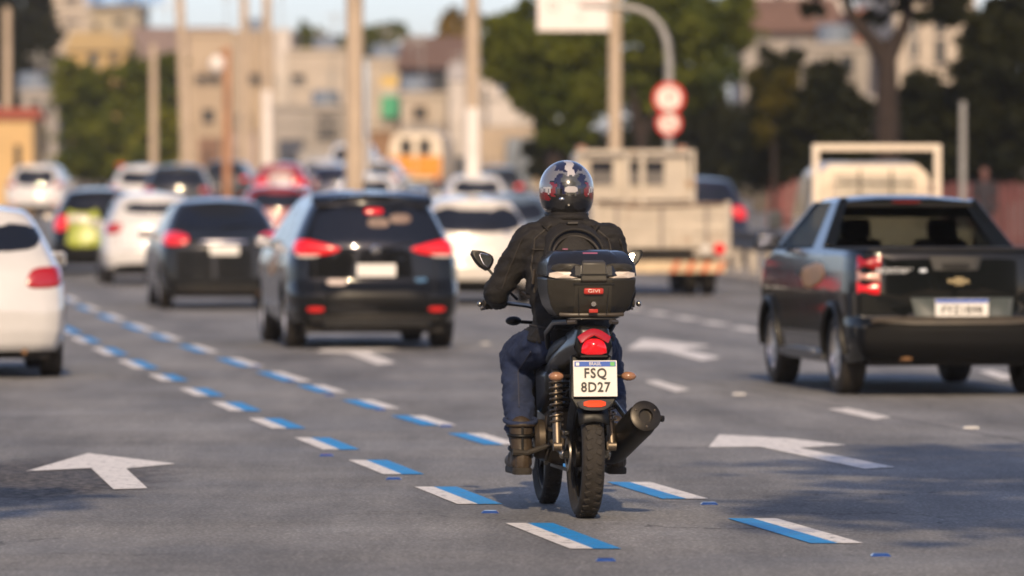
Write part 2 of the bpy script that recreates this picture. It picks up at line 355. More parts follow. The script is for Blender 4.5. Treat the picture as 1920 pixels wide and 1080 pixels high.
class Body:
    """A car body as one lofted shell whose side and rear can be asked for points."""
    def __init__(s, W, L, H, sect, rear, top, wr, wf, Rw, low=.2, B=.12, crown=.045, nose=.3):
        s.W, s.L, s.H, s.sect, s.rear, s.top, s.wr, s.wf, s.Rw, s.low, s.B, s.crown, s.nose = W, L, H, sect, rear, top, wr, wf, Rw, low, B, crown, nose
    def plan(s, y):
        a = 1 - .105 * max(0, 1 - y / .42) ** 2.2
        f = max(0, (y - (s.L - .8)) / .8); return a * (1 - s.nose * f ** 2.2)
    def hw(s, y, z): return s.W / 2 * interp(s.sect, z / s.H) * s.plan(y)
    def pt(s, y, z, fr, extra=0.):
        x = s.hw(y, z) * fr
        yy = y + interp(s.rear, z) * max(0, 1 - y / 1.7) - s.B * (1 - fr * fr) * max(0, 1 - y / .5) ** 2
        return (x, yy, z)
    def rear_pt(s, x, z, o=0.):
        h = max(.05, s.hw(0, z)); fr = max(-1, min(1, x / h)); e = max(0, abs(x) - h)
        dz = .02; slope = (interp(s.rear, z + dz) - interp(s.rear, z - dz)) / (2 * dz); nrm = Vector((2 * s.B * fr / h * .8, -1, slope)).normalized()
        return Vector((x, interp(s.rear, z) - s.B * (1 - fr * fr) + e * 1.6, z)) + nrm * o
    def side_pt(s, sd):
        def f(Y, z, o=0.):
            off = interp(s.rear, z); y = Y if Y >= 1.7 else (Y - off) / (1 - off / 1.7)
            h = s.hw(max(y, 0), z); dz = .03; sl = (s.hw(max(y, 0), z + dz) - s.hw(max(y, 0), z - dz)) / (2 * dz)
            n = Vector((1, 0, -sl)).normalized()
            return Vector((sd * (h + o * n.x), Y, z + o * n.z))
        return f
    def corner_pt(s, sd):              # u runs round the rear corner: u<0 along the rear face, u>0 along the flank
        def f(u, z, o=0.):
            h = s.hw(0, z)
            if u <= 0: p = s.rear_pt(sd * (h + u), z, o); return p
            off = interp(s.rear, z); q = s.side_pt(sd)(off + u, z, o); return q
        return f
    def build(s, m, parent, name='body'):
        ra = s.Rw + .055; ys = set([0, .015, .04, .08, .14, .22, .3, .42, .55, s.L - .02, s.L])
        ys |= set(np.linspace(.65, s.L - .05, 26).round(3))
        for wy in (s.wr, s.wf):
            for k in range(-8, 9): ys.add(round(wy + ra * math.sin(k / 8 * math.pi / 2), 3))
            ys |= {round(wy - ra - .004, 3), round(wy + ra + .004, 3)}
        ys = sorted(ys); nz, ntop = 44, 5; rings = []; halves = []
        for y in ys:
            zl = s.low + (.10 * max(0, 1 - y / .5) if y < .5 else 0) * .4
            for wy in (s.wr, s.wf):
                if abs(y - wy) < ra: zl = max(zl, s.Rw + math.sqrt(max(0, ra * ra - (y - wy) ** 2)))
            zt = interp(s.top, y); zs = [zl + (zt - zl) * (k / nz) for k in range(nz + 1)]
            right = [s.pt(y, z, 1) for z in zs]
            roof = []
            for k in range(1, 2 * ntop):
                fr = 1 - k / ntop; p = s.pt(y, zt, fr); roof.append((p[0], p[1], zt + s.crown * (1 - fr ** 2)))
            left = [(-p[0], p[1], p[2]) for p in right[::-1]]
            rings.append(right + roof + left); halves.append((zs, zt))
        mb = MB().loft(rings, closed=True, caps=False)
        zs, zt = halves[0]; rows = []
        for z in zs:
            row = []
            for k in range(2 * ntop + 1):
                fr = 1 - k / ntop; p = s.pt(0, z, fr); row.append((p[0], p[1], z + s.crown * (1 - fr ** 2) * (z / zt) ** 10))
            rows.append(row)
        mb.loft(rows, closed=False, caps=False)
        mb.add(rings[-1], [tuple(range(len(rings[-1])))])
        return mb.build(name, m, parent, smooth=50)

def rect(x0, x1, z0, z1): return [(x0, z0), (x1, z0), (x1, z1), (x0, z1)]
def seam(surf, pts, wd=.005, thick=.0015):
    mb = MB()
    for a, b in zip(pts, pts[1:]):
        n = max(1, int(math.hypot(b[0] - a[0], b[1] - a[1]) / .1)); L = math.hypot(b[0] - a[0], b[1] - a[1]); nx, nz = -(b[1] - a[1]) / L * wd, (b[0] - a[0]) / L * wd
        vs = []
        for i in range(n + 1):
            u = a[0] + (b[0] - a[0]) * i / n; v = a[1] + (b[1] - a[1]) * i / n
            vs += [surf(u - nx, v - nz, thick), surf(u + nx, v + nz, thick)]
        mb.add(vs, [(2 * i, 2 * i + 1, 2 * i + 3, 2 * i + 2) for i in range(n)])
    return mb
def plate(parent, x, y, z, wd=.40, ht=.13, chars='', size=.075, tilt=0., band=True):
    mb = MB().box((0, 0, 0), (wd / 2, .006, ht / 2)); o = mb.build('licence_plate', PLATE, parent, bevel=.003); o.location = (x, y, z); o.rotation_euler = (tilt, 0, 0)
    if band: MB().box((0, -.0065, ht / 2 - .016), (wd / 2 - .003, .0015, .013)).build('plate_band', PLATEB, o)
    if chars: text(chars, size, INK, o, facing(0, -.0085, -.014), sx=1.02, bold=.0012, space=1.05)
    return o
def mirror(parent, x, y, z, s, m, k=1.):
    mb = MB(); mb.box((x + s * .10 * k, y, z), (.10 * k, .05, .065 * k), None, 0, .9); o = mb.build('door_mirror', m, parent, bevel=.03, seg=3)
    MB().box((x + s * .10 * k, y - .053, z), (.08 * k, .004, .048 * k)).build('mirror_glass', CHR, o, bevel=.003)
    return o

HATCH = dict(
    sect=[(.10, .84), (.15, .90), (.20, .95), (.27, .985), (.36, 1.0), (.46, 1.0), (.54, .99), (.60, .968), (.65, .935), (.70, .893), (.76, .845), (.84, .778), (.91, .712), (.95, .665), (.98, .61), (1.0, .54)],
    rear=[(.20, .10), (.30, .03), (.40, 0), (.55, 0), (.62, .035), (.68, .075), (.95, .12), (1.05, .16), (1.45, .42), (1.52, .52), (1.6, .60)])
def car(name, label, X, d, paint_m, W=1.72, L=3.95, H=1.5, sect=None, rear=None, wr=.72, wf=3.2, Rw=.30, tw=.19, B=.12, belt=.66, low=.2, group='cars queuing ahead on the road',
        win=None, lights=None, lit=False, plate_at=None, chars='', side=None, refl=True, trim=True, band=True, rz=None, rim=ALU, mir=True, cat='car', nose=.3, roofy=None, glass=GLASS):
    root = thing(name, label, cat, (X, d, rise(d)), heading(d) if rz is None else rz, group)
    k = H / 1.5; sect = sect or HATCH['sect']; rear = [(z * k, o) for z, o in (rear or HATCH['rear'])]
    top = [(0, H * .965), (.5, H * .985), (1.4, H), (L * .50, H * .985), (L * .73, H * .67), (L * .78, H * .645), (L * .95, H * .55), (L, H * .40)]
    b = Body(W, L, H, sect, rear, top, wr, wf, Rw, low, B, nose=nose); root_body = b.build(paint_m, root)
    hw0 = lambda z: b.hw(0, z)
    zb, zt = H * (belt + .02), H * .945
    w_ = win or [(-hw0(zb) + .10, zb), (hw0(zb) - .10, zb), (hw0(zt) - .07, zt), (-hw0(zt) + .07, zt)]
    MB().patch(w_, b.rear_pt, .010, cut=2).build('rear_window', glass, root, smooth=60)
    for sd in (-1, 1):
        sp = b.side_pt(sd); zb2, zt2 = H * (belt + .015), H * .93
        y0 = .95 if side is None else side
        for a, bq, tp0, tp1 in ((y0, y0 + .85, y0 + .30, y0 + .85), (y0 + .92, L * .66, y0 + .92, L * .53)):
            MB().patch([(a, zb2), (bq, zb2), (tp1, zt2), (tp0, zt2)], sp, .004, cut=1).build('side_window', glass, root, smooth=60)
        for sg_ in ([(y0 + .15, H * .25), (y0 + .05, H * .6)], [(y0 + .9, H * .17), (y0 + .9, H * .64)], [(L * .68, H * .2), (L * .68, H * .6)]): seam(sp, sg_).build('panel_gap', GAP, root)
        for yy in (y0 + .2, y0 + 1.05): MB().patch(rect(yy, yy + .18, H * .56, H * .585), sp, .02, cut=2).build('door_handle', paint_m, root)
        cp = b.corner_pt(sd)
        for poly, mm, dome in (lights or [([(-.22, H * .56), (.22, H * .60), (.16, H * .66), (-.16, H * .66)], None, .012)]):
            MB().patch(poly, cp, .014, cut=2, dome=dome).build('tail_light', mm or (RED_ON if lit else RED), root, smooth=60)
        if refl: MB().patch(rect(sd * .62 - .085, sd * .62 + .085, H * .245, H * .275), b.rear_pt, .008, cut=2).build('reflector', REDP, root)
        if mir: mirror(root, sd * b.hw(L * .62, H * .66) * .99, L * .64, H * .68, sd, paint_m)
        for yy in (wr, wf): wheel(root, sd * (W / 2 - tw / 2 - .025), yy, Rw, tw, side=sd, cover=rim)
    if trim:       # lower bumper insert, tailgate gap, plate recess
        MB().patch([(-.60, H * .155), (.60, H * .155), (.66, H * .235), (-.66, H * .235)], b.rear_pt, .012, cut=1).build('bumper_insert', BLK, root)
        g = seam(b.rear_pt, [(-hw0(H * .5) + .16, H * .645), (-hw0(H * .5) + .20, H * .36), (hw0(H * .5) - .20, H * .36), (hw0(H * .5) - .16, H * .645)]); g.build('panel_gap', GAP, root)
    if plate_at:
        z = plate_at[1]; x = plate_at[0]
        MB().patch(rect(x - .27, x + .27, z - .085, z + .085), b.rear_pt, -.002, cut=1, sink=.006).build('plate_recess', BLK, root)
        plate(root, x, b.rear_pt(x, z).y - .016, z, chars=chars, band=band)
    MB().box((0, L * .5, .22), (W * .40, L * .46, .05)).build('underbody', DARKM, root)
    MB().tube([(W * .28, .55, .24), (W * .28, -.0, .235)], .026).build('exhaust_pipe', RUST, root)
    return root, b

# --- white hatchback cut by the left edge (lane left of the blue line)
SILV = paint('silver_paint', (.50, .49, .48), .26, .35)
r1, b1 = car('hatchback', 'white hatchback cut by the left edge with a bright red tail light', -4.66, 48.7, WHITE, W=1.73, H=1.47, plate_at=None, refl=False, trim=False,
    rear=[(.20, .12), (.30, .03), (.42, 0), (.60, 0), (.68, .03), (.95, .10), (1.06, .16), (1.42, .50), (1.5, .58)],
    win=[(-.58, 1.10), (.56, 1.08), (.66, 1.22), (.57, 1.33), (-.50, 1.36)], lights=[([(-.29, .77), (.06, .785), (.26, .96), (.05, .965), (-.20, .945)], None, .012)], wr=.70)
text('LT', .06, CHR, r1, facing(-.5, -.1, .8), name='badge')
# --- black compact SUV in mid picture, brake lights on
r2, b2 = car('compact_suv', 'black compact SUV with three lit brake lights and yellow side flash', -1.385, 57.95, BLACKP, W=1.78, L=4.25, H=1.59, Rw=.335, tw=.215, wr=.82, wf=3.43, lit=True, refl=True, belt=.66,
    rear=[(.22, .16), (.30, .06), (.42, 0), (.53, -.01), (.60, .05), (.66, .10), (1.0, .13), (1.05, .16), (1.40, .40), (1.44, .38), (1.5, .46), (1.6, .60)],
    win=[(-.66, 1.06), (-.30, .99), (.30, .99), (.66, 1.06), (.60, 1.32), (.53, 1.45), (-.53, 1.45), (-.60, 1.32)],
    lights=[([(-.42, 1.03), (-.30, .97), (-.02, .95), (.20, 1.01), (.25, 1.12), (.0, 1.125), (-.22, 1.075)], RED_ON, .018), ([(-.20, .945), (-.02, .935), (.12, .965), (.0, .985), (-.2, .98)], CLEAR, .004)],
    plate_at=(0, .81), chars='', low=.24, cat='suv', band=False)
MB().patch(rect(-.095, .095, 1.375, 1.425), b2.rear_pt, .03, cut=2, dome=.01).build('brake_light', RED_ON, r2)
MB().loft([[(-.60 * k, y, z - .02), (-.62 * k, y, z), (-.35 * k, y, z + .022), (.35 * k, y, z + .022), (.62 * k, y, z), (.60 * k, y, z - .02)] for y, z, k in ((.30, 1.475, .98), (.33, 1.50, 1.0), (.42, 1.54, .99), (.55, 1.575, .97), (.8, 1.592, .95))]).build('roof_spoiler', BLACKP, r2, smooth=60)
MB().lathe([(-.012, .001), (-.012, .035), (0, .05), (.012, .048)], b2.rear_pt(0, 1.02) + Vector((0, -.008, 0)), 'Y', 24).build('round_badge', CHR, r2)
MB().patch(rect(-.30, .30, .905, .945), b2.rear_pt, .022, cut=1).build('tailgate_trim', BLACKP, r2)
MB().patch(rect(-.50, -.30, .66, .72), b2.rear_pt, .006, cut=1).build('sticker', mat('sticker_pale', (.5, .42, .38), .5, vary=.3), r2)
MB().patch(rect(.40, .52, .69, .73), b2.rear_pt, .006, cut=1).build('sticker', mat('sticker_blue', (.06, .16, .3), .5, vary=.3), r2)
MB().patch([(.15, .42), (.15, .30), (-.9, .30), (-.9, .42)], lambda u, z, o: b2.rear_pt(u + .37, z + .17, o), .03, cut=1).build('bumper_step', BLK, r2)
mb = MB().tube([(-.02, .95, 1.585), (-.02, .72, 1.80)], [.005, .003], 6); mb.build('antenna', BLK, r2)
for sd in (-1, 1): MB().tube([(sd * .60, .7, 1.60), (sd * .60, .9, 1.645), (sd * .58, 2.0, 1.655), (sd * .58, 2.2, 1.62)], .018, 8).build('roof_rail', paint('grey_rail', (.25, .26, .28), .3, .6), r2)
YEL = mat('yellow_flash', (.36, .15, .008), .4, vary=.3, scale=4)
MB().patch([(1.35, .80), (2.3, .70), (2.5, .92), (1.5, 1.0)], b2.side_pt(-1), .004, cut=2).build('door_flash', YEL, r2)
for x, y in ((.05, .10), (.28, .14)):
    MB().patch(rect(x - .12, x + .1, 1.19 + y - .05, 1.19 + y + .05), b2.rear_pt, .014, cut=2).build('painted_reflection', mat('reflection_skin', (.20, .14, .11), .5, vary=.3), r2)  # tan patches paint reflections onto the rear glass
MB().box((.0, -.06, .27), (.55, .04, .05)).build('rear_diffuser', BLK, r2, bevel=.02)
# --- black hatch sedan behind-left of the SUV
r3, b3 = car('sedan', 'black sedan with lit brake lights left of the black SUV', -3.95, 78.0, paint('black_blue_paint', (.012, .013, .014), .2), W=1.76, L=4.3, H=1.5, lit=True, refl=False,
    rear=[(.20, .12), (.30, .04), (.42, 0), (.85, .03), (.98, .08), (1.06, .30), (1.44, .95), (1.55, 1.05)], win=[(-.68, 1.09), (.68, 1.09), (.53, 1.40), (-.53, 1.40)],
    lights=[([(-.27, .90), (-.02, .88), (.22, .93), (.24, 1.06), (.0, 1.08), (-.24, 1.02)], RED_ON, .015)], plate_at=(0, .82), low=.22, band=False)
# --- white hatch further left
r4, b4 = car('hatchback', 'white hatchback with a narrow dark rear window left of the black sedan', -6.05, 96.0, WHITE, W=1.74, H=1.53, refl=False,
    win=[(-.50, 1.20), (.60, 1.20), (.54, 1.40), (-.44, 1.40)], lights=[([(-.20, .86), (.10, .86), (.08, 1.04), (-.22, 1.04)], RED, .01)], low=.24)
# --- dark car with a lime panel
r5, b5 = car('hatchback', 'dark hatchback with a bright lime green panel on its tail', -7.55, 104, BLACKP, W=1.75, H=1.55, refl=False, lights=[([(-.2, .80), (.08, .80), (.08, 1.08), (-.2, 1.08)], RED_ON, .01)],
    win=[(-.58, 1.24), (.58, 1.24), (.52, 1.40), (-.52, 1.40)])
LIME = mat('lime_panel', (.30, .34, .03), .35, vary=.2, scale=5, coat=.5)
MB().patch([(-.62, .50), (.02, .50), (.05, .8), (-.02, 1.20), (-.14, 1.12), (-.42, 1.12), (-.60, 1.20), (-.55, .8)], b5.rear_pt, .05, cut=1, dome=.04).build('lime_panel', LIME, r5)
MB().patch(rect(-.58, -.16, .93, 1.06), b5.rear_pt, .10, cut=2, dome=.02).build('reflective_patch', mat('pale_patch', (.55, .5, .42), .3, coat=.5), r5)
# --- silver estate partly behind the rider
r6, b6 = car('estate_car', 'silver white estate car half hidden behind the rider', -.50, 81.5, mat('silver_white_paint', (.62, .58, .52), .3, .1, coat=1, rvary=.05, vary=.04), W=1.76, L=4.4, H=1.52, refl=False,
    win=[(-.71, 1.03), (.71, 1.03), (.59, 1.42), (-.59, 1.42)], lights=[([(-.16, .80), (.08, .80), (.06, 1.03), (-.14, 1.03)], RED, .01)], plate_at=None, low=.24)
# --- far cars
r7, b7 = car('hatchback', 'white hatchback far ahead left, roof level with the trees', -9.95, 152, WHITE, W=1.72, H=1.6)
r8, b8 = car('compact_suv', 'dark grey SUV with wide dark glass beside the far white hatchback', -8.55, 145, paint('dark_grey_paint', (.03, .034, .036), .25), W=1.82, H=1.66, win=[(-.72, 1.08), (.72, 1.08), (.60, 1.55), (-.60, 1.55)], cat='suv')
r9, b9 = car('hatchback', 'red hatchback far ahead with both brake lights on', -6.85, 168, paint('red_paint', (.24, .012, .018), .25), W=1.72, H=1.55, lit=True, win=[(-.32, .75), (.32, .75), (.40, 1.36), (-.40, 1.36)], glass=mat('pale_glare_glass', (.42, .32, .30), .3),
    lights=[([(-.34, .90), (.1, .90), (.1, 1.12), (-.34, 1.12)], RED_ON, .03)])
r10, b10 = car('sedan', 'dark blue car far ahead beside the white sedan', -5.35, 171, paint('navy_paint', (.012, .014, .05), .25), W=1.75, H=1.46, lit=True)
r11, b11 = car('sedan', 'white sedan just beyond the black SUV roof', -3.55, 139, WHITE, W=1.74, H=1.47)
r12, b12 = car('sedan', 'white sedan just beyond the silver estate car roof', -.85, 137, WHITE, W=1.76, H=1.48)
r13, b13 = car('hatchback', 'blue grey hatchback beside the rider helmet', .05, 101, paint('blue_grey_paint', (.10, .14, .19), .25, .3), W=1.72, H=1.48, lit=True)
r14, b14 = car('compact_suv', 'dark navy SUV beyond the guardrail right of the flatbed truck', 3.55, 106, paint('navy_black_paint', (.012, .014, .03), .2), W=1.84, H=1.74, lit=True, group=None, cat='suv',
    lights=[([(-.20, .98), (.1, .98), (.1, 1.22), (-.20, 1.22)], RED_ON, .03)])
r15, b15 = car('sedan', 'dark red car between the black sedan and black SUV', -4.85, 118, paint('maroon_paint', (.20, .015, .015), .25), W=1.74, H=1.47, lit=True)
MB().box((-.60, 1.6, 1.625), (.10, .25, .03)).build('roof_light', REDP, r7, bevel=.01)

# --- black pickup at the right, close
PX, PD = 3.50, 44.4
pk = thing('pickup_truck', 'black pickup truck with chrome lettering and yellow side flash at the right edge', 'pickup truck', (PX, PD, 0), R(8.3), 'cars queuing ahead on the road')
PK_P = mat('pickup_black_paint', (.005, .006, .0058), .15, coat=.55, spec=.1, rvary=.05, vary=.05, scale=3.)
HB = 1.15
pb = Body(1.70, 4.5, HB, [(.14, .90), (.24, .965), (.40, 1.0), (.70, 1.0), (.85, .985), (.96, .965), (1.0, .93)],
          [(.2, .22), (.32, .10), (.40, .05), (.56, .05), (.60, .10), (.62, .12), (.9, .12), (1.12, .14), (1.15, .16)],
          [(0, HB * .985), (1.6, HB), (3.4, HB * .97), (3.55, HB * .93), (4.3, HB * .82), (4.5, HB * .62)], .80, 3.45, .325, .24, .05, crown=.0)
pb.build(PK_P, pk)
MB().patch([(-.64, .60), (.64, .60), (.66, 1.10), (.655, 1.135), (-.655, 1.135), (-.66, 1.10)], pb.rear_pt, .012, cut=1).build('tailgate', PK_P, pk, smooth=50)
MB().patch(rect(-.69, .69, 1.128, 1.165), pb.rear_pt, .02, cut=1).build('tailgate_cap', BLK, pk)
MB().bb((-.70, .16, 1.14), (.70, 1.75, 1.16)).build('bed_cover', mat('vinyl_cover', (.012, .012, .012), .65, vary=.2), pk, bevel=.008)
mb = MB().patch([(-.20, .985), (.16, .985), (.20, 1.10), (-.24, 1.10)], pb.rear_pt, .014, cut=0); o = mb.build('handle_recess', mat('recess_black', (.018, .018, .017), .5), pk)
MB().patch(rect(-.13, .09, 1.005, 1.045), pb.rear_pt, .035, cut=1).build('tailgate_handle', BLK, pk)
GOLD = mat('gold_badge', (.62, .50, .28), .25, .8)
bow = [(-.085, .888), (-.035, .888), (-.035, .872), (.035, .872), (.035, .888), (.085, .888), (.075, .918), (.035, .918), (.035, .934), (-.035, .934), (-.035, .918), (-.095, .918)]
MB().prism(bow, .012, lambda u, v, q: pb.rear_pt(u - .0, v, .012 + q)).build('bowtie_badge', GOLD, pk, smooth=0)
text('MONTANA', .060, mat('letter_silver', (.6, .62, .63), .35, .2), pk, facing(-.50, pb.rear_pt(-.5, .98).y - .018, .985), name='lettering', sx=1.0, bold=.001)
MB().patch(rect(-.31, -.25, .972, 1.0), pb.rear_pt, .015, cut=1).build('sticker', mat('sticker_white', (.6, .66, .72), .4, vary=.2), pk)
MB().patch([(-.34, .60), (.42, .60), (.44, .775), (-.38, .775)], pb.rear_pt, .017, cut=0).build('plate_recess', mat('recess_grey', (.05, .062, .06), .4, vary=.1), pk)
pl = plate(pk, .02, pb.rear_pt(0, .69).y - .032, .692, .425, .145, 'FYZ1B98', .082)
MB().tube([pb.rear_pt(.40, .62, .02), pb.rear_pt(.42, .76, .02)], .006, 6).build('chrome_strip', CHR, pk)
for sd in (-1, 1):
    cp = pb.corner_pt(sd)
    for nm, poly, mm in (('tail_light', [(-.14, .985), (.07, .99), (.08, 1.10), (-.135, 1.11)], RED), ('tail_light', [(-.14, .80), (.045, .81), (.06, .895), (-.14, .89)], RED_ON), ('reversing_light', [(-.14, .895), (.06, .90), (.07, .985), (-.14, .98)], mat('pinkish_lens', (.50, .27, .22), .15, coat=.8))):
        MB().patch(poly, cp, .012, cut=0, dome=.004).build(nm, mm, pk, smooth=60)
    sp = pb.side_pt(sd)
    for wy in (.80, 3.45):           # flared black arch lips
        mb = MB(); rr = .325 + .065; pts = [sp(wy + rr * math.cos(a), .325 + rr * math.sin(a), .012) for a in [math.pi * k / 16 for k in range(17)]]
        mb.tube(pts, .026, 6); mb.build('wheel_arch_trim', BLK, pk)
        wheel(pk, sd * (.85 - .115), wy, .325, .205, spokes=6, side=sd)
    MB().patch([(1.2, .27), (3.0, .27), (3.0, .34), (1.2, .34)], sp, .05, cut=1).build('side_step', mat('step_grey', (.10, .10, .10), .35, .4), pk)
    for seg in ([(2.05, .38), (2.05, 1.10)], [(3.2, .4), (3.25, 1.08)]): seam(sp, seg).build('panel_gap', GAP, pk)
    MB().patch(rect(2.12, 2.30, .93, .965), sp, .022, cut=2).build('door_handle', BLK, pk)
    mirror(pk, sd * .83, 3.15, 1.20, sd, BLK, 1.05)
MB().patch([(1.15, .90), (1.9, .80), (2.25, .97), (1.35, 1.05)], pb.side_pt(-1), .006, cut=1).build('door_flash', YEL, pk)
MB().patch([(-.72, .30), (.72, .30), (.80, .42), (.80, .575), (-.80, .575), (-.80, .42)], lambda u, z, o: pb.rear_pt(u, z, o), .045, cut=1).build('rear_bumper', mat('bumper_black', (.004, .004, .004), .6, spec=.15), pk, smooth=50)
MB().patch(rect(-.70, .70, .55, .585), pb.rear_pt, .06, cut=1).build('bumper_step', mat('step_worn', (.045, .035, .022), .5, vary=.3), pk)
MB().ball((-.42, .10, .30), (.075, .1, .03)).build('exhaust_tip', RUST, pk)
MB().box((0, 2.2, .30), (.68, 2.0, .06)).build('underbody', DARKM, pk)
MB().tube([(-.72, .8, .325), (.72, .8, .325)], .045).build('rear_axle', DARKM, pk)
MB().box((.42, .55, .33), (.16, .25, .085)).build('spare_wheel_tray', DARKM, pk, bevel=.03)
# cab: roof, pillars and real glass to see through
zr, zb = 1.545, 1.13
rb, rt = 1.62, 2.06; fb, ft = 3.62, 2.95; xb, xt = .775, .550
mb = MB(); mb.loft([[(-xt * 1.0, y, zr - .03), (-xt * .9, y, zr + c), (-xt * .4, y, zr + c + .022), (xt * .4, y, zr + c + .022), (xt * .9, y, zr + c), (xt, y, zr - .03)] for y, c in ((rt - .06, -.02), (rt + .05, 0), (2.4, .012), (ft - .1, 0), (ft + .05, -.02))])
mb.build('roof', PK_P, pk, bevel=.01)
MB().patch(rect(-.12, .12, zr - .035, zr - .012), lambda u, v, o: Vector((u, rt - .07 - o, v)), .008, cut=1).build('brake_light', mat('smoked_red', (.12, .01, .01), .2, coat=.6), pk)
def pillar(name, base, topp, wb, wt, t=.05):
    mb = MB(); b0, b1 = Vector(base), Vector(base) + Vector(wb); t0, t1 = Vector(topp), Vector(topp) + Vector(wt); n = (b1 - b0).cross(t0 - b0).normalized() * t
    mb.add([b0, b1, t1, t0, b0 + n, b1 + n, t1 + n, t0 + n], [(0, 1, 2, 3), (7, 6, 5, 4), (0, 4, 5, 1), (1, 5, 6, 2), (2, 6, 7, 3), (3, 7, 4, 0)]); return mb.build(name, PK_P, pk, bevel=.012)
SEE = mat('see_through_glass', (.25, .27, .26), .03, trans=1., spec=.5)
SEE.node_tree.nodes['Principled BSDF'].inputs['IOR'].default_value = 1.02
for sd in (-1, 1):
    pillar('pillar', (sd * xb, rb, zb), (sd * xt, rt, zr - .02), (0, .42, 0), (0, .26, 0))
    pillar('pillar', (sd * (xb - .005), rb - .006, zb), (sd * (xt - .005), rt - .006, zr - .02), (-sd * .10, 0, 0), (-sd * .07, 0, 0))
    pillar('pillar', (sd * xb, fb - .05, zb - .02), (sd * xt, ft, zr - .02), (0, .10, 0), (0, .08, 0))
    MB().loft([[(sd * (xb - .012), rb + .42, zb), (sd * (xb - .012), fb - .05, zb), (sd * (xt - .01), ft, zr - .03), (sd * (xt - .01), rt + .26, zr - .03)], [(sd * (xb - .018), rb + .42, zb), (sd * (xb - .018), fb - .05, zb), (sd * (xt - .016), ft, zr - .03), (sd * (xt - .016), rt + .26, zr - .03)]]).build('side_window', SEE, pk, smooth=0)
for nm, y0, y1 in (('rear_window', rb + .004, rt + .004), ('windscreen', fb, ft + .02)):
    MB().loft([[(-xb + .05, y0, zb - .01), (xb - .05, y0, zb - .01), (xt - .04, y1, zr - .01), (-xt + .04, y1, zr - .01)], [(-xb + .05, y0 + .006, zb - .01), (xb - .05, y0 + .006, zb - .01), (xt - .04, y1 + .006, zr - .01), (-xt + .04, y1 + .006, zr - .01)]]).build(nm, SEE, pk, smooth=0)
MB().bb((-.555, rt - .05, zr - .15), (.555, rt - .012, zr - .03)).build('window_header', BLK, pk)
SEAT = mat('seat_fabric', (.012, .012, .013), .9, vary=.2)
for x in (-.36, .36):
    st = MB().bb((x - .23, 2.25, .60), (x + .23, 2.40, 1.22)).build('seat', SEAT, pk, bevel=.06)
    MB().box((x, 2.28, 1.30), (.125, .05, .085)).build('headrest', SEAT, st, bevel=.045, seg=3)
MB().box((.0, 3.1, 1.44), (.13, .015, .035)).build('inside_mirror', BLK, pk, bevel=.012)
MB().box((0, 3.35, 1.09), (.74, .25, .06)).build('dashboard', SEAT, pk, bevel=.03)

# --- old cream flatbed truck in the right lane
CREAM = mat('old_cream_paint', (.44, .385, .31), .5, coat=.2, vary=.14, scale=1.6, spots=((.30, .18, .08), 3.0, .63))
WOODC = mat('cream_boards', (.43, .37, .29), .6, vary=.2, scale=2.4, spots=((.28, .17, .09), 3.0, .60))
fx, fd = 2.30, 87.6
ft_ = thing('flatbed_truck', 'old cream flatbed truck with rusty double cab and striped rear bumper', 'truck', (fx, fd, rise(fd)), heading(fd), 'trucks on the road')
for k in range(3):
    z0 = .74 + k * .235
    MB().bb((-1.06, 0, z0), (1.06, .045, z0 + .225)).build('tail_board', WOODC, ft_, bevel=.008)
    for sd in (-1, 1): MB().bb((sd * 1.06 - .022, .05, z0), (sd * 1.06 + .022, 2.75, z0 + .225)).build('side_board', WOODC, ft_, bevel=.008)
for x in (-1.03, 1.03): MB().bb((x - .05, -.02, .70), (x + .05, -.002, 1.46)).build('corner_post', CREAM, ft_, bevel=.008)
MB().bb((-1.02, .05, .72), (1.02, 2.75, .78)).build('bed_floor', WOODC, ft_)
cb = MB(); y0, y1 = 2.95, 4.9
cb.loft([[(-.93 * k, y, z0), (.93 * k, y, z0), (.93 * k, y, 1.35), (.86 * k, y, zt_), (-.86 * k, y, zt_), (-.93 * k, y, 1.35)] for y, k, z0, zt_ in ((y0, 1, .55, 2.22), (4.2, 1, .55, 2.24), (4.85, .97, .55, 1.55), (y1, .94, .6, 1.2))])
cb.build('cab', CREAM, ft_, bevel=.05, seg=3)
for a, bq, z0, z1 in ((-.72, -.36, 1.72, 2.10), (-.12, .06, 1.72, 2.10), (.16, .46, 1.72, 2.10)):
    f = MB().bb((a - .03, y0 - .02, z0 - .03), (bq + .03, y0 - .001, z1 + .03)).build('window_frame', CREAM, ft_, bevel=.006)
    MB().bb((a, y0 - .026, z0), (bq, y0 - .021, z1)).build('pane', mat('dusty_glass', (.13, .12, .11), .25, vary=.3, scale=3), f)
    MB().bb((a, y0 - .031, z1 - .15), (bq, y0 - .027, z1 + .0)).build('dark_band', GLASS, f)
hr = MB()
for x in (-.92, -.14, .10, .92): hr.bb((x - .035, y0 - .12, .8), (x + .035, y0 - .06, 2.26))
hr.bb((-.95, y0 - .12, 2.20), (.95, y0 - .06, 2.28)); hr.bb((-.95, y0 - .118, 1.48), (.95, y0 - .062, 1.54)); hr.build('headboard', CREAM, ft_, bevel=.01)
for x in (-.85, .85): MB().ball((x * .95, y0 + .4, 2.30), (.1, .1, .06)).build('roof_lamp', AMB, ft_)
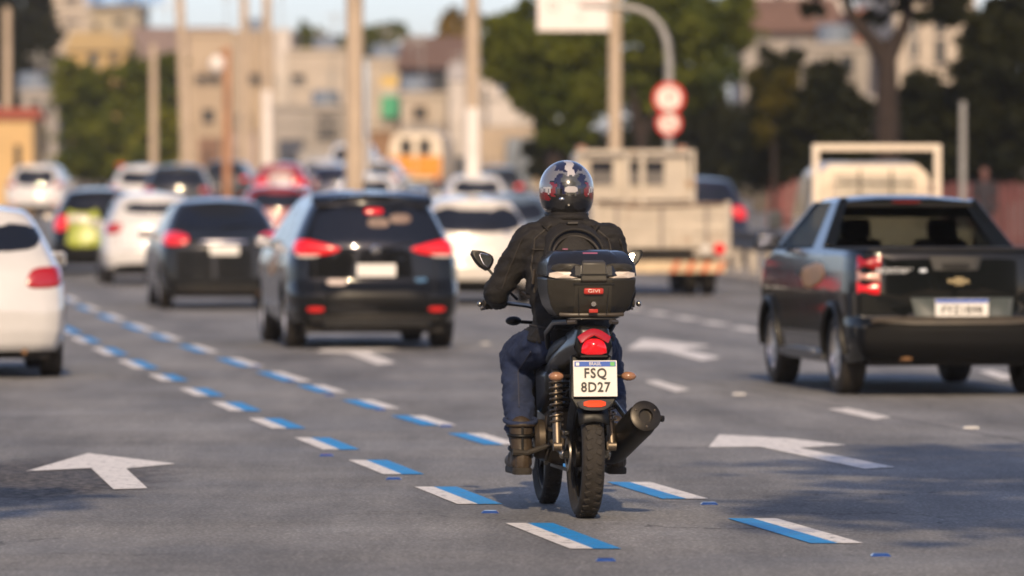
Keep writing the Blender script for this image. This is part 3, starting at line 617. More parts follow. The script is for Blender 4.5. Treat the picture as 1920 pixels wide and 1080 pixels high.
for sd in (-1, 1):
    MB().lathe([(0, .001), (0, .085), (.03, .085), (.03, .001)], (sd * .90, -.05, .73), 'Y').build('tail_light', RED_ON if sd > 0 else RED, ft_)
    MB().lathe([(0, .001), (0, .075), (.03, .075), (.03, .001)], (sd * .68, -.05, .73), 'Y').build('reversing_light', CLEAR, ft_)
    MB().bb((sd * .80 - .3, -.02, .62), (sd * .80 + .3, .03, .70)).build('lamp_bracket', CREAM, ft_)
    for q in (.86, .58): wheel(ft_, sd * q, .95, .36, .2, side=sd, cover=mat('steel_rim', (.3, .26, .2), .6, vary=.3))
    wheel(ft_, sd * .82, 3.9, .36, .2, side=sd, cover=MATS['steel_rim'])
bp = MB().bb((-1.0, -.04, .36), (1.0, .02, .54)).build('rear_bumper', mat('bumper_cream', (.55, .42, .26), .5, vary=.25, scale=4), ft_, bevel=.01)
for x in (-.92, -.70, .22, .46, .70, .92):
    MB().add([(x - .10, -.046, .365), (x + .0, -.046, .365), (x + .08, -.046, .535), (x - .02, -.046, .535)], [(0, 1, 2, 3)]).build('bumper_stripe', mat('bumper_orange', (.50, .14, .05), .45, vary=.3), bp)
MB().bb((-.45, .1, .5), (.45, 4.6, .68)).build('chassis', DARKM, ft_)
MB().bb((-1.0, .3, .60), (1.0, 2.7, .70)).build('cross_beam', RUST, ft_)

# --- white truck with a tall rack frame, beyond the pickup
wx, wd_ = 5.07, 79.0
rt_ = thing('rack_truck', 'white light truck with a tall tube rack frame beyond the black pickup', 'truck', (wx, wd_, rise(wd_)), heading(wd_), 'trucks on the road')
WCREAM = mat('warm_white_paint', (.70, .60, .47), .4, coat=.4, vary=.08)
fr = MB(); 
for x in (-.86, .86): fr.bb((x - .045, 0, .55), (x + .045, .09, 2.27))
fr.bb((-.905, .002, 2.19), (.905, .088, 2.28)); fr.build('rack_frame', WCREAM, rt_, bevel=.012)
rail = MB()
for z in (1.30, 1.45, 1.60, 1.75): rail.tube([(-.86, .04, z), (-.50, .04, z)], .014, 6).tube([(.50, .04, z), (.86, .04, z)], .014, 6)
for x in (-.72, -.60, .60, .72): rail.tube([(x, .04, 1.2), (x, .04, 1.85)], .012, 6)
rail.build('rack_bars', WCREAM, rt_)
cb = MB().loft([[(-.82 * k, y, .5), (.82 * k, y, .5), (.84 * k, y, 1.25), (.78 * k, y, zt_ - .14), (.62 * k, y, zt_), (-.62 * k, y, zt_), (-.78 * k, y, zt_ - .14), (-.84 * k, y, 1.25)] for y, k, zt_ in ((.28, 1, 2.0), (.8, 1.01, 2.04), (1.5, 1, 2.02), (2.2, .97, 1.45), (2.35, .95, 1.25))])
cb.build('cab', WCREAM, rt_, bevel=.04, seg=3)
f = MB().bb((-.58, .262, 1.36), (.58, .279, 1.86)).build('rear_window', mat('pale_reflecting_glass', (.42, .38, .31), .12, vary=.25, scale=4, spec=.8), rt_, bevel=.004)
for x in (-.2, .25): MB().bb((x - .012, .25, 1.33), (x + .012, .261, 1.93)).build('window_bar', GAP, f)
MB().bb((-.6, .25, 1.72), (.6, .2605, 1.745)).build('window_bar', GAP, f)
for sd in (-1, 1):
    MB().add([(sd * .846, .75, 1.28), (sd * .842, 2.0, 1.28), (sd * .80, 1.6, 1.82), (sd * .80, .8, 1.82), (sd * .86, .75, 1.28), (sd * .856, 2.0, 1.28), (sd * .815, 1.6, 1.82), (sd * .815, .8, 1.82)], [(0, 1, 2, 3), (7, 6, 5, 4), (0, 4, 5, 1), (1, 5, 6, 2), (2, 6, 7, 3), (3, 7, 4, 0)]).build('side_window', GLASS, rt_)
    m_ = MB().box((sd * 1.10, 1.95, 1.22), (.10, .04, .13)).build('door_mirror', mat('mirror_grey', (.05, .055, .06), .3), rt_, bevel=.03)
    MB().tube([(sd * .84, 1.95, 1.2), (sd * 1.08, 1.95, 1.2)], .02, 6).build('mirror_arm', BLK, m_)
    MB().bb((sd * .86 - .03, -2.3, .75), (sd * .86 + .03, -.01, 1.12)).build('side_board', WCREAM, rt_, bevel=.01)
    for yy in (-1.2, 1.6): wheel(rt_, sd * .72, yy, .32, .2, side=sd)
MB().bb((-.83, -2.36, .75), (.83, -2.305, 1.12)).build('tail_board', WCREAM, rt_, bevel=.01)
MB().bb((-.83, -2.3, .70), (.83, 0, .748)).build('bed_floor', WCREAM, rt_)
MB().bb((-.4, -2.2, .45), (.4, 2.0, .66)).build('chassis', DARKM, rt_)

# --- white truck with a yellow tail, far in the middle
yx, yd = P(779, 300, 218).x, 218
yt = thing('box_truck', 'small white truck with an orange yellow tail and two dark slit windows', 'truck', (yx, yd, rise(yd)), heading(yd), 'trucks on the road')
MB().loft([[(-w_, y, .5), (w_, y, .5), (w_, y, 1.7), (w_ * .88, y, z), (w_ * .6, y, z + .16), (-w_ * .6, y, z + .16), (-w_ * .88, y, z), (-w_, y, 1.7)] for y, w_, z in ((0, 1.03, 2.25), (2, 1.06, 2.3), (4.5, 1.03, 2.25))]).build('box_body', mat('truck_offwhite', (.66, .56, .42), .5, vary=.1), yt, bevel=.06)
for x in (-.36, .36):
    MB().bb((x - .22, -.03, 1.56), (x + .22, -.002, 2.18)).build('rear_window', GLASS, yt, bevel=.05)
YO = mat('orange_yellow_paint', (.60, .23, .01), .45, vary=.15)
for x0, x1 in ((-1.0, -.02), (.02, 1.0)): MB().bb((x0, -.06, .72), (x1, -.005, 1.52)).build('tail_door', YO, yt, bevel=.05)
for sd in (-1, 1):
    MB().box((sd * .85, -.07, .62), (.12, .02, .06)).build('tail_light', RED, yt)
    for yy in (.9, 3.7): wheel(yt, sd * .88, yy, .36, .22, side=sd)
MB().bb((-.95, -.05, .42), (.95, .02, .58)).build('rear_bumper', DARKM, yt)

# --- white sedan at far left, beyond the hatchback roof
car('sedan', 'white sedan far ahead beyond the white hatchback roof at the left edge', -13.85, 165, WHITE, W=1.74, H=1.55, win=[(-.62, .92), (.60, .92), (.50, 1.46), (-.50, 1.46)])

# trim that breaks up the black cars: chrome bars, wipers, dirt-dulled lower skirts
MB().patch(rect(-.34, .34, .915, .945), b3.rear_pt, .02, cut=1).build('chrome_bar', CHR, r3)
DUSTY = mat('dusty_plastic', (.030, .027, .023), .75, vary=.4, scale=6)
for bb_, rr_, z0_, z1_ in ((b2, r2, .27, .36), (b3, r3, .25, .33)):
    MB().patch([(-.62, z0_), (.62, z0_), (.70, z1_), (-.70, z1_)], bb_.rear_pt, .016, cut=1).build('lower_skirt', DUSTY, rr_)
for bb_, rr_, z_ in ((b2, r2, 1.03), (b3, r3, 1.11), (b6, r6, 1.10), (b4, r4, 1.22)):
    MB().tube([bb_.rear_pt(0, z_, .02), bb_.rear_pt(.16, z_ + .02, .024), bb_.rear_pt(.36, z_ + .05, .022)], .009, 6).build('rear_wiper', BLK, rr_)
MB().patch(rect(-.24, .24, .70, .80), b6.rear_pt, .008, cut=1).build('licence_plate', PLATE, r6)
for sd in (-1, 1): MB().patch(rect(sd * .45 - .07, sd * .45 + .07, 1.0, 1.03), b6.rear_pt, .01, cut=1).build('handle_trim', CHR, r6)
# hinges and straps on the flatbed's tail
for x in (-.7, 0, .7):
    MB().bb((x - .03, -.014, .72), (x + .03, -.002, 1.40)).build('hinge_strap', mat('strap_grey', (.25, .22, .19), .6, .3, vary=.3), ft_)
MB().tube([(-1.0, -.02, 1.42), (-.3, -.04, 1.38), (.4, -.03, 1.40), (1.0, -.02, 1.43)], .016, 6).build('rope', RUST, ft_)

for lab, nm, px_, d_, pm_, w_, h_, lt in (('grey car in the far queue right of the thick pole', 'sedan', 705, 192, MATS['silver_paint'], 1.72, 1.5, False), ('silver car in the far queue left of the thick pole', 'sedan', 600, 196, MATS['silver_paint'], 1.72, 1.48, True),
        ('white van in the far queue beside the thick pole', 'van', 655, 204, WHITE, 1.9, 2.05, False), ('dark car in the far queue behind the rider helmet', 'sedan', 930, 165, MATS['dark_grey_paint'], 1.74, 1.47, True), ('small dark car far ahead between the slim poles', 'sedan', 420, 188, MATS['dark_grey_paint'], 1.7, 1.5, True)):
    car(nm, lab, (px_ - 960) * d_ / F, d_, pm_, W=w_, H=h_, lit=lt, cat='van' if nm == 'van' else 'car')
# ------------------------------------------------------------------ roadside: guardrail, poles, signs
GALV = mat('weathered_rail', (.05, .045, .04), .5, .5, vary=.3, scale=3)
def off_pt(d, o, z=0.): return Vector((bend(d) + o, d, rise(d) + z))
gl = thing('guardrail', 'dark guardrail on pale concrete posts along the right kerb', 'guardrail', tuple(off_pt(60, 13.4)))
o0 = off_pt(60, 13.4)
mb = MB(); prof = [(0, .52), (.04, .56), (.04, .64), (0, .69), (.04, .75), (.04, .84), (0, .88), (-.03, .88), (-.03, .52)]
mb.loft([[off_pt(60 + 4 * i, 13.4 + 0) - o0 + Vector((-a, 0, z)) for a, z in prof] for i in range(13)]); mb.build('rail_beam', GALV, gl)
for i in range(24):
    p = off_pt(60 + 2 * i, 13.46) - o0
    MB().bb((p.x, p.y - .09, p.z - .1), (p.x + .2, p.y + .09, p.z + .80)).build('post', CONC, gl, bevel=.02)
POLEC = mat('pole_concrete', (.42, .33, .24), .85, vary=.18, scale=1.2, bump=.15)
POLEW = mat('pole_whitewash', (.72, .66, .60), .8, vary=.12, scale=2)
POLER = mat('pole_rusty', (.36, .17, .08), .7, vary=.25, scale=2)
GREYP = mat('grey_post', (.30, .29, .27), .5, .3, vary=.15)
def pole(label, px, d, wpx, top_z, m=POLEC, white=0., arms=True, lean=0., group='utility poles along the road', base=None, z0=None):
    x = (px - 960) * d / F; r = wpx * d / F / 2; zz = rise(d) if z0 is None else z0
    t = thing('utility_pole', label, 'pole', (x, d, zz), 0, group)
    H = top_z - zz
    mb = MB().tube([(0, 0, -.2), (lean * .5, 0, H * .5), (lean, 0, H)], [r * 1.08, r, r * .88], 14); mb.build('shaft', m, t, smooth=60)
    if white: MB().tube([(0, 0, -.1), (lean * white / H, 0, white)], [r * 1.1, r * 1.07], 14).build('white_base', POLEW, t, smooth=60)
    if arms:
        for z in (H - .5, H - 1.3): MB().bb((lean - .9, -.06, z - .06), (lean + .9, .06, z + .06)).build('crossarm', POLEC, t)
        for x_ in (-.8, -.4, .4, .8): MB().lathe([(0, .001), (0, .05), (.06, .03), (.12, .05), (.2, .02), (.2, .001)], (lean + x_, 0, H - .44), 'Z', 10).build('insulator', mat('insulator_brown', (.1, .05, .03), .3), t)
    return t
pole('thick pale concrete pole rising out of the picture above the yellow tailed truck', 665, 128, 34, 9.5)
pole('concrete pole with a white painted base just right of the yellow tailed truck', 886, 138, 27, 10, white=3.1)
pole('concrete pole behind the flatbed truck holding the white billboard', 1153, 118, 25, 8.6, arms=False)
pole('slim pale pole with a whitewashed base left of the red hatchback', 501, 182, 18, 10.5, white=3.8)
pole('slim beige pole between the orange pole and the whitewashed pole', 458, 205, 17, 11)
pole('slim leaning beige pole right of the left hand tree', 352, 190, 18, 10.5, lean=-.35)
pole('short pale post standing in front of the left hand tree', 288, 182, 15, 6.4, arms=False)
pole('pale pole at the far left beside the ochre kiosk', 14, 180, 16, 7.5, arms=False)
pole('orange brown rusty pole with a round lamp', 426, 178, 15, 6.2, m=POLER, arms=False)
lp = bpy.data.objects['utility_pole.008']
MB().ball((-.30, 0, 6.2 - rise(178) - .55), (.27, .27, .3)).build('lamp_globe', POLEW, lp); MB().tube([(0, 0, 6.2 - rise(178) - .1), (-.28, 0, 6.2 - rise(178) - .2)], .04, 8).build('lamp_arm', POLER, lp)
pole('thin grey post standing before the dark trees at right', 1805, 108, 13, 3.35, m=GREYP, arms=False, group=None)
# wires
def cable(label, a, b, sag, r=.012):
    pts = [a.lerp(b, i / 16) - Vector((0, 0, sag * (1 - (2 * i / 16 - 1) ** 2))) for i in range(17)]
    o = MB().tube(pts, r, 5).build('overhead_cable', BLK, None, smooth=60); tag(o, label, 'cable', 'cables between the poles')
ax = lambda px, d: (px - 960) * d / F
for k, (dx, dz) in enumerate(((-.8, 0), (.4, 0), (.8, -.8))):
    cable(['upper outer cable strung from the thick pole to the slim pole', 'upper inner cable strung from the thick pole to the slim pole', 'lower cable strung from the thick pole to the slim pole'][k], Vector((ax(665, 128) + dx, 128, 9.2 + dz)), Vector((ax(501, 182) + dx, 182, 10.2 + dz)), .8)
    cable(['upper outer cable between the thick pole and the white based pole', 'upper inner cable between the thick pole and the white based pole', 'lower cable between the thick pole and the white based pole'][k], Vector((ax(665, 128) + dx, 128, 9.2 + dz)), Vector((ax(886, 138) + dx, 138, 9.7 + dz)), .6)
cable('long cable from the white based pole to the billboard pole', Vector((ax(886, 138) + .8, 138, 9.7)), Vector((ax(1153, 118), 118, 8.3)), .7, .018)
cable('low sagging cable across the sky left of the thick pole', Vector((ax(352, 190), 190, 8.9)), Vector((ax(665, 128), 128, 7.4)), .5, .018)
cable('cable from the far left pole towards the slim poles', Vector((ax(14, 180), 180, 7.3)), Vector((ax(352, 190), 190, 8.6)), .4, .018)
# billboard on the pole
bb = thing('billboard', 'white billboard with a faint pink ring, cut by the top edge', 'billboard', tuple(P(1075, 0, 117.6)), 0)
MB().bb((-.74, 0, -.62), (.74, .06, .95)).build('panel', mat('board_white', (.72, .66, .62), .5, vary=.05), bb, bevel=.01)
MB().bb((-.76, -.012, -.64), (.76, -.001, -.60)).build('frame', POLEW, bb)
pr = MB().lathe([(0, .085), (.004, .085), (.004, .115), (0, .115)], (-.42, -.012, -.12), 'Y', 24); pr.build('pink_ring', mat('print_pink', (.62, .34, .34), .5), bb)
MB().bb((.06, -.008, -.40), (.22, -.001, -.36)).build('grey_print', mat('print_grey', (.35, .32, .32), .5), bb)
for i in range(4): MB().bb((-.2, -.006, .0 + .12 * i), (.62, -.001, .03 + .12 * i)).build('pink_line', MATS['print_pink'], bb)
# curved lamp post with two round signs
ld = 112
lpst = thing('street_lamp', 'grey street lamp post with a curved arm reaching left', 'street lamp', (ax(1254, ld), ld, rise(ld)))
g = lambda px, py: P(px, py, ld) - Vector((ax(1254, ld), ld, rise(ld)))
MB().tube([(0, 0, -.1)] + [g(x, y) for x, y in ((1254, 300), (1254, 110), (1250, 75), (1238, 48), (1218, 27), (1195, 17), (1165, 13), (1120, 11))], [.085, .085, .085, .08, .075, .072, .07, .065, .06], 12).build('post', GREYP, lpst, smooth=60)
MB().box(g(1105, 11), (.2, .09, .05)).build('lamp_head', GREYP, lpst, bevel=.03)
SRED = mat('sign_red', (.55, .03, .025), .4, vary=.05); SWH = mat('sign_white', (.74, .66, .58), .4); SBK = mat('sign_symbol', (.30, .28, .26), .5)
for py, rp, lab, bar in ((184, 30, 'larger round red ringed sign at the top of the lamp post', False), (231, 24, 'smaller round red ringed sign under the larger one', True)):
    c = P(1254, py, ld - .15); r = rp * ld / F
    t = thing('road_sign', lab, 'road sign', tuple(c), 0, 'round signs on the lamp post')
    MB().lathe([(0, .001), (0, r), (.012, r), (.012, .001)], (0, 0, 0), 'Y', 32).build('plate', SRED, t)
    MB().lathe([(-.004, .001), (-.004, r * .74), (-.0005, r * .74)], (0, 0, 0), 'Y', 32).build('face', SWH, t)
    MB().box((0, -.007, 0), (r * .10, .002, r * .45), Matrix.Rotation(R(0 if not bar else 20), 3, 'Y')).build('symbol', SBK, t)
    MB().box((0, -.010, 0), (r * .07, .002, r * .72), Matrix.Rotation(R(-40), 3, 'Y')).build('slash', SRED, t) if bar else MB().box((r * .15, -.007, r * .25), (r * .28, .002, r * .07)).build('symbol', SBK, t)

# ------------------------------------------------------------------ buildings
def bmat(name, col, vary=.12):
    col = tuple(c * .88 for c in col)
    return mat(name, col, .85, vary=vary, scale=.6, bump=.1, bscale=8, spots=((col[0] * .55, col[1] * .5, col[2] * .48), .35, .62))
mat('tank_blue', (.16, .20, .26), .6, vary=.2)
WPANE = mat('window_dark', (.03, .035, .04), .1, vary=.3, scale=1)
def block(name, label, px0, px1, py_top, d, depth, m, wins=(), roof=None, cat='building', parapet=.25, base_z=None, frame=None):
    x0, x1 = ax(px0, d), ax(px1, d); zt = CAM_H - (py_top - HOR) * d / F; zb = rise(d) - .3 if base_z is None else base_z
    cx = (x0 + x1) / 2; t = thing(name, label, cat, (cx, d, zb)); hw = (x1 - x0) / 2; h = zt - zb
    MB().bb((-hw, 0, 0), (hw, depth, h)).build('wall', m, t, bevel=.04)
    if roof == 'flat': MB().bb((-hw - .12, -.12, h), (hw + .12, depth + .1, h + parapet)).build('parapet', m, t, bevel=.03)
    elif roof: # pitched, ridge across
        rm, rh, ov = roof
        MB().add([(-hw - ov, -ov, h - .02), (hw + ov, -ov, h - .02), (hw + ov, depth + ov, h - .02), (-hw - ov, depth + ov, h - .02), (-hw - ov * .4, depth * .5, h + rh), (hw + ov * .4, depth * .5, h + rh)],
                 [(0, 1, 5, 4), (2, 3, 4, 5), (1, 2, 5), (3, 0, 4), (3, 2, 1, 0)]).build('roof', rm, t, smooth=0)
    rgb_ = random.Random(int(px0 * 7 + px1)); ncol = max(1, int(hw / 2.2))
    if cat not in ('wall', 'container', 'kiosk'):
        for z_ in np.arange(3.0, h - .8, 3.1): MB().bb((-hw + .02, -.07, z_), (hw - .02, -.003, z_ + .14)).build('string_course', m, t)
        for k_ in range(ncol): x_ = -hw + .5 + (2 * hw - 1) * rgb_.random(); MB().tube([(x_, -.10, .1), (x_, -.10, h - .1)], .06, 6).build('drainpipe', MATS['grey_post'], t)
        for k_ in range(2 if roof == 'flat' else 1):
            x_ = -hw * .8 + 1.6 * hw * rgb_.random(); hh = 1.2 + 2 * rgb_.random(); MB().tube([(x_, 1.5, h), (x_, 1.5, h + hh)], .035, 5).bb((x_ - .5, 1.48, h + hh - .25), (x_ + .5, 1.52, h + hh - .21)).bb((x_ - .35, 1.48, h + hh - .5), (x_ + .35, 1.52, h + hh - .46)).build('aerial', MATS['grey_post'], t)
        if roof == 'flat': x_ = -hw * .7 + 1.2 * hw * rgb_.random(); MB().lathe([(0, .001), (0, .7), (.9, .75), (1.0, .6), (1.05, .001)], (x_, 3, h), 'Z', 16).build('roof_tank', MATS['tank_blue'], t)
    for a, b, c, e in wins:     # pixel boxes
        wx0, wx1 = ax(a, d) - cx, ax(b, d) - cx; wz1 = CAM_H - (c - HOR) * d / F - zb; wz0 = CAM_H - (e - HOR) * d / F - zb
        fo = MB(); q = .10
        fo.bb((wx0 - q, -.10, wz0 - q), (wx0, -.002, wz1 + q)).bb((wx1, -.10, wz0 - q), (wx1 + q, -.002, wz1 + q)).bb((wx0, -.10, wz1), (wx1, -.002, wz1 + q)).bb((wx0 - .1, -.16, wz0 - q), (wx1 + .1, -.1, wz0 - .02))
        f = fo.build('window', frame or m, t)
        MB().bb((wx0, -.03, wz0), (wx1, -.003, wz1)).build('pane', WPANE, f)
        if wx1 - wx0 > .9: MB().bb(((wx0 + wx1) / 2 - .04, -.06, wz0), ((wx0 + wx1) / 2 + .04, -.031, wz1)).build('mullion', frame or m, f)
    return t, cx, zb
CRM = bmat('plaster_cream', (.42, .33, .235)); CRM2 = bmat('plaster_pale', (.46, .395, .32)); OCH = bmat('plaster_ochre', (.52, .36, .15)); TAN = bmat('plaster_tan', (.38, .32, .22))
GRY = bmat('plaster_grey', (.34, .31, .28)); WHT = bmat('plaster_white', (.54, .49, .44)); PNK = bmat('plaster_pinkish', (.60, .44, .36)); BRN = bmat('tile_brown', (.20, .11, .07)); TER = bmat('tile_terracotta', (.17, .10, .07)); MAU = bmat('tile_mauve', (.25, .18, .15))
block('apartment_block', 'pale grey apartment tower at the top left corner', 62, 170, -60, 470, 14, CRM2, [(88, 100, 20, 34), (120, 150, 36, 44), (88, 100, -12, 4), (120, 150, -6, 6)], 'flat')
tt, tx, tz = block('apartment_block', 'tan apartment block with a blue rooftop sign cut by the top edge', 168, 262, 12, 450, 12, TAN, [(160 + 16, 186, 44, 54), (215, 232, 34, 46)], 'flat')
sg = thing('rooftop_sign', 'blue letter rooftop sign cut by the top edge at the left', 'sign', (ax(242, 449), 449, CAM_H - (8 - HOR) * 449 / F), 0)
SB = mat('sign_blue', (.06, .30, .72), .4)
for i in range(7):
    q = MB(); x = -3.1 + i * .9
    q.bb((x - .32, 0, .0), (x - .14, .12, 1.5)); q.bb((x + .10, 0, .0), (x + .28, .12, 1.5)); q.bb((x - .14, 0, [.6, .0, .6, 1.2, .6, .0, .6][i]), (x + .10, .12, [.8, .2, .8, 1.4, .8, .2, .8][i])); q.build('letter_stroke', SB, sg)
MB().bb((-3.6, .13, -.12), (3.6, .22, .0)).build('sign_rail', WHT, sg)
for x in (-3, 0, 3): MB().bb((x - .05, .14, -1.2 if abs(x) < 4 else 0), (x + .05, .22, -.12)).build('sign_leg', GREYP, sg)
block('house', 'ochre yellow house lit by the sun above the left tree', 128, 236, 96, 345, 9, OCH, [(165, 185, 100, 122), (205, 222, 100, 118)], (OCH, 1.3, .3), 'house')
block('house', 'long low house with a mauve brown roof left of the slim poles', 236, 420, 118, 360, 10, CRM, [(300, 318, 130, 150), (385, 402, 130, 150)], (MAU, 2.4, .5), 'house')
block('commercial_building', 'long cream building with a row of dark windows behind the slim poles', 352, 545, 66, 320, 14, CRM, [(368, 414, 140, 156), (468, 490, 140, 156), (512, 540, 142, 156), (380, 402, 205, 235), (440, 470, 212, 240)], 'flat')
block('commercial_building', 'lower cream building with stepped roof right of the whitewashed pole', 540, 655, 100, 312, 12, CRM2, [(546, 572, 140, 156), (590, 604, 204, 240), (618, 640, 190, 225)], 'flat')
block('shed', 'grey shed with dark opening behind the red hatchback', 512, 648, 205, 292, 8, GRY, [(522, 566, 262, 320), (596, 632, 215, 262)], 'flat', 'shed')
block('shop', 'cream shop with a green sign behind the thick pole', 690, 766, 118, 285, 10, CRM2, [(694, 708, 250, 300), (755, 764, 150, 190)], 'flat', 'shop')
t = thing('shop_sign', 'square green sign with a yellow band above on the cream shop', 'sign', tuple(P(734, 200, 284.5)))
k = 284.5 / F
MB().bb((-19 * k, 0, -20 * k), (19 * k, .12, 20 * k)).build('green_panel', mat('sign_green', (.05, .33, .17), .5, vary=.1), t); MB().bb((-19 * k, 0, 38 * k), (19 * k, .12, 55 * k)).build('yellow_band', mat('sign_yellow', (.62, .42, .10), .5), t); MB().bb((-19 * k, .02, 20.5 * k), (19 * k, .12, 37.5 * k)).build('white_panel', WHT, t)
block('house', 'house with a low terracotta roof and painted shade under the eaves right of the green sign', 762, 872, 128, 275, 12, bmat('eaves_shade', (.07, .07, .08)), [(775, 800, 150, 175), (815, 850, 140, 165)], (TER, 1.7, .55), 'house')  # dark wall colour stands in for the shadow below the roof
block('house', 'pale house front with a dark green door below the terracotta roof', 752, 905, 182, 262, 8, CRM2, [(836, 870, 222, 325), (775, 800, 200, 222)], 'flat', 'house', frame=CRM)
block('warehouse', 'white warehouse with a stepped gable left of the large dark tree', 842, 960, 150, 255, 9, WHT, [(905, 915, 165, 190)], (WHT, .9, .1), 'warehouse')
block('warehouse', 'lower white warehouse with grey lower wall behind the helmet', 915, 1012, 186, 248, 9, WHT, [(948, 992, 268, 345)], 'flat', 'warehouse', frame=GRY)
block('wall', 'beige boundary wall below the white warehouse', 895, 1020, 238, 240, .3, CRM, [], None, 'wall')
block('kiosk', 'ochre kiosk with a red roof edge and dark slits at far left', -30, 62, 222, 172, 4, bmat('kiosk_ochre', (.60, .40, .18)), [(28, 40, 272, 335)], (mat('roof_red', (.40, .09, .03), .7, vary=.2), .35, .15), 'kiosk')
block('house', 'grey house half hidden between the kiosk and the left tree', 40, 108, 178, 240, 7, GRY, [(58, 76, 190, 215), (86, 98, 190, 215), (70, 92, 240, 285)], 'flat', 'house')
block('container', 'white container beside the thick concrete pole', 652, 692, 262, 190, 3, WHT, [], None, 'container')
cl = [('rust coloured container stacked by the grey shed', 372, 412, 262, 262, 'clutter_rust', (.22, .13, .09)), ('blue grey box body parked behind the slim poles', 524, 566, 268, 236, 'clutter_blue', (.07, .08, .11)), ('pale grey box van side behind the whitewashed pole', 560, 620, 288, 230, 'clutter_grey', (.36, .34, .32)),
  ('pinkish wall panel left of the whitewashed pole', 430, 480, 250, 270, 'clutter_pink', (.42, .33, .28)), ('white tank on the cream roof', 515, 545, 58, 318, 'clutter_white', (.55, .5, .45)), ('grey blue glazed front behind the helmet', 950, 1000, 262, 238, 'clutter_glass', (.22, .25, .28)), ('beige gate house beside the helmet', 895, 945, 300, 226, 'clutter_beige', (.38, .31, .24)),
  ('brown stall roof under the terracotta house', 695, 735, 250, 240, 'clutter_brown', (.26, .15, .08)), ('grey machine housing above the yellow tailed truck', 762, 830, 236, 250, 'clutter_machine', (.33, .30, .27)), ('dark opening panel right of the yellow tailed truck', 845, 872, 298, 232, 'clutter_dark', (.04, .045, .05)), ('low pale wall left of the orange pole', 340, 425, 318, 250, 'clutter_wall', (.40, .34, .27)),
  ('white washed gatepost left of the red hatchback', 395, 412, 318, 200, 'clutter_post', (.58, .52, .46)), ('second whitewashed gatepost left of the red hatchback', 448, 470, 332, 200, 'clutter_post', (.58, .52, .46)), ('grey silo beside the warehouse gable', 872, 900, 205, 268, 'clutter_silo', (.46, .43, .40))]
for lab, a, b, top_, d_, mn, col_ in cl:
    x_ = ax((a + b) / 2, d_); h_ = CAM_H - (top_ - HOR) * d_ / F - rise(d_); hw_ = (b - a) / 2 * d_ / F
    t = thing('roadside_box' if 'post' not in lab else 'gatepost', lab, 'outbuilding' if 'post' not in lab else 'post', (x_, d_, rise(d_) if h_ > 0 and top_ > 180 else rise(d_)))
    mm_ = bmat(mn, col_, .25); MB().bb((-hw_, 0, 0), (hw_, 1.5, h_)).build('wall', mm_, t, bevel=.03); MB().bb((-hw_ - .06, -.06, h_), (hw_ + .06, 1.56, h_ + .10)).build('coping', mm_, t)
    for k_ in range(int(hw_ * 2 / .9)):
        if 'post' in lab or 'tank' in lab: break
        MB().bb((-hw_ + .2 + .9 * k_, -.03, h_ * .25), (-hw_ + .7 + .9 * k_, -.002, h_ * .8)).build('panel', bmat(mn + '_panel', tuple(c * .6 for c in col_)), t)
# right side buildings behind the trees
block('house', 'cream house with a brown roof seen above the right hand trees', 1392, 1570, 60, 232, 12, GRY, [(1420, 1440, 80, 105), (1500, 1530, 80, 105)], (BRN, 1.6, .5), 'house')  # grey plaster instead of cream puts shade into this front
block('house', 'pale upper storey showing over the brown roof at top right', 1396, 1590, -40, 250, 10, WHT, [(1452, 1470, -10, 40), (1520, 1545, -20, 12)], 'flat', 'house')
block('apartment_block', 'cream apartment front with tall dark windows beside the forked tree', 1676, 1830, -60, 205, 12, CRM2, [(1704, 1722, 25, 108), (1752, 1772, 15, 120), (1690, 1700, -40, 10)], 'flat')
block('house', 'red brown brick house behind the forked branch', 1600, 1690, 28, 222, 8, bmat('brick_redbrown', (.30, .12, .07)), [(1622, 1640, 40, 58), (1655, 1672, 40, 62)], 'flat', 'house')
block('house', 'grey beige low house under the forked tree branch', 1500, 1690, 92, 214, 9, GRY, [(1528, 1542, 108, 140), (1575, 1600, 104, 140), (1640, 1660, 110, 150)], 'flat', 'house')
block('wall', 'grey wall with pale pillars behind the rack truck', 1410, 1700, 262, 176, .3, bmat('wall_dark_grey', (.10, .085, .07)), [], None, 'wall')
for i, px in enumerate((1478, 1528, 1578, 1632, 1690)):
    o = MB().bb((-.22, 0, 0), (.22, .3, 3.6)).build('pillar', GRY, None, bevel=.03); o.location = (ax(px, 174), 174, rise(174)); tag(o, ['leftmost pale wall pillar left of the rack truck', 'pale wall pillar just left of the rack frame', 'pale wall pillar behind the left half of the rack frame', 'pale wall pillar behind the right half of the rack frame', 'pale wall pillar under the forked tree trunk'][i], 'pillar', 'pillars of the grey wall')
FRED = mat('fence_red', (.085, .016, .018), .6, vary=.3, scale=2)
fe = thing('fence', 'dark red slatted fence beyond the pickup at the right', 'fence', (ax(1690, 118), 118, rise(118)))
k = 118 / F
for i in range(34):
    x = i * .135
    MB().bb((x, 0, .05), (x + .10, .03, 1.52 + .02 * (i % 3))).build('slat', FRED, fe)
for z in (.3, 1.2): MB().bb((-.05, .032, z), (34 * .135, .07, z + .08)).build('rail', FRED, fe)
hd = thing('hoarding', 'faded red hoarding behind the rack truck cab', 'hoarding', (ax(1440, 150), 150, rise(150)))
for i in range(4): MB().bb((i * .30, 0, 0), (i * .30 + .28, .05, 1.65)).build('panel', mat('hoarding_red', (.14, .035, .03), .6, vary=.3, scale=2), hd)

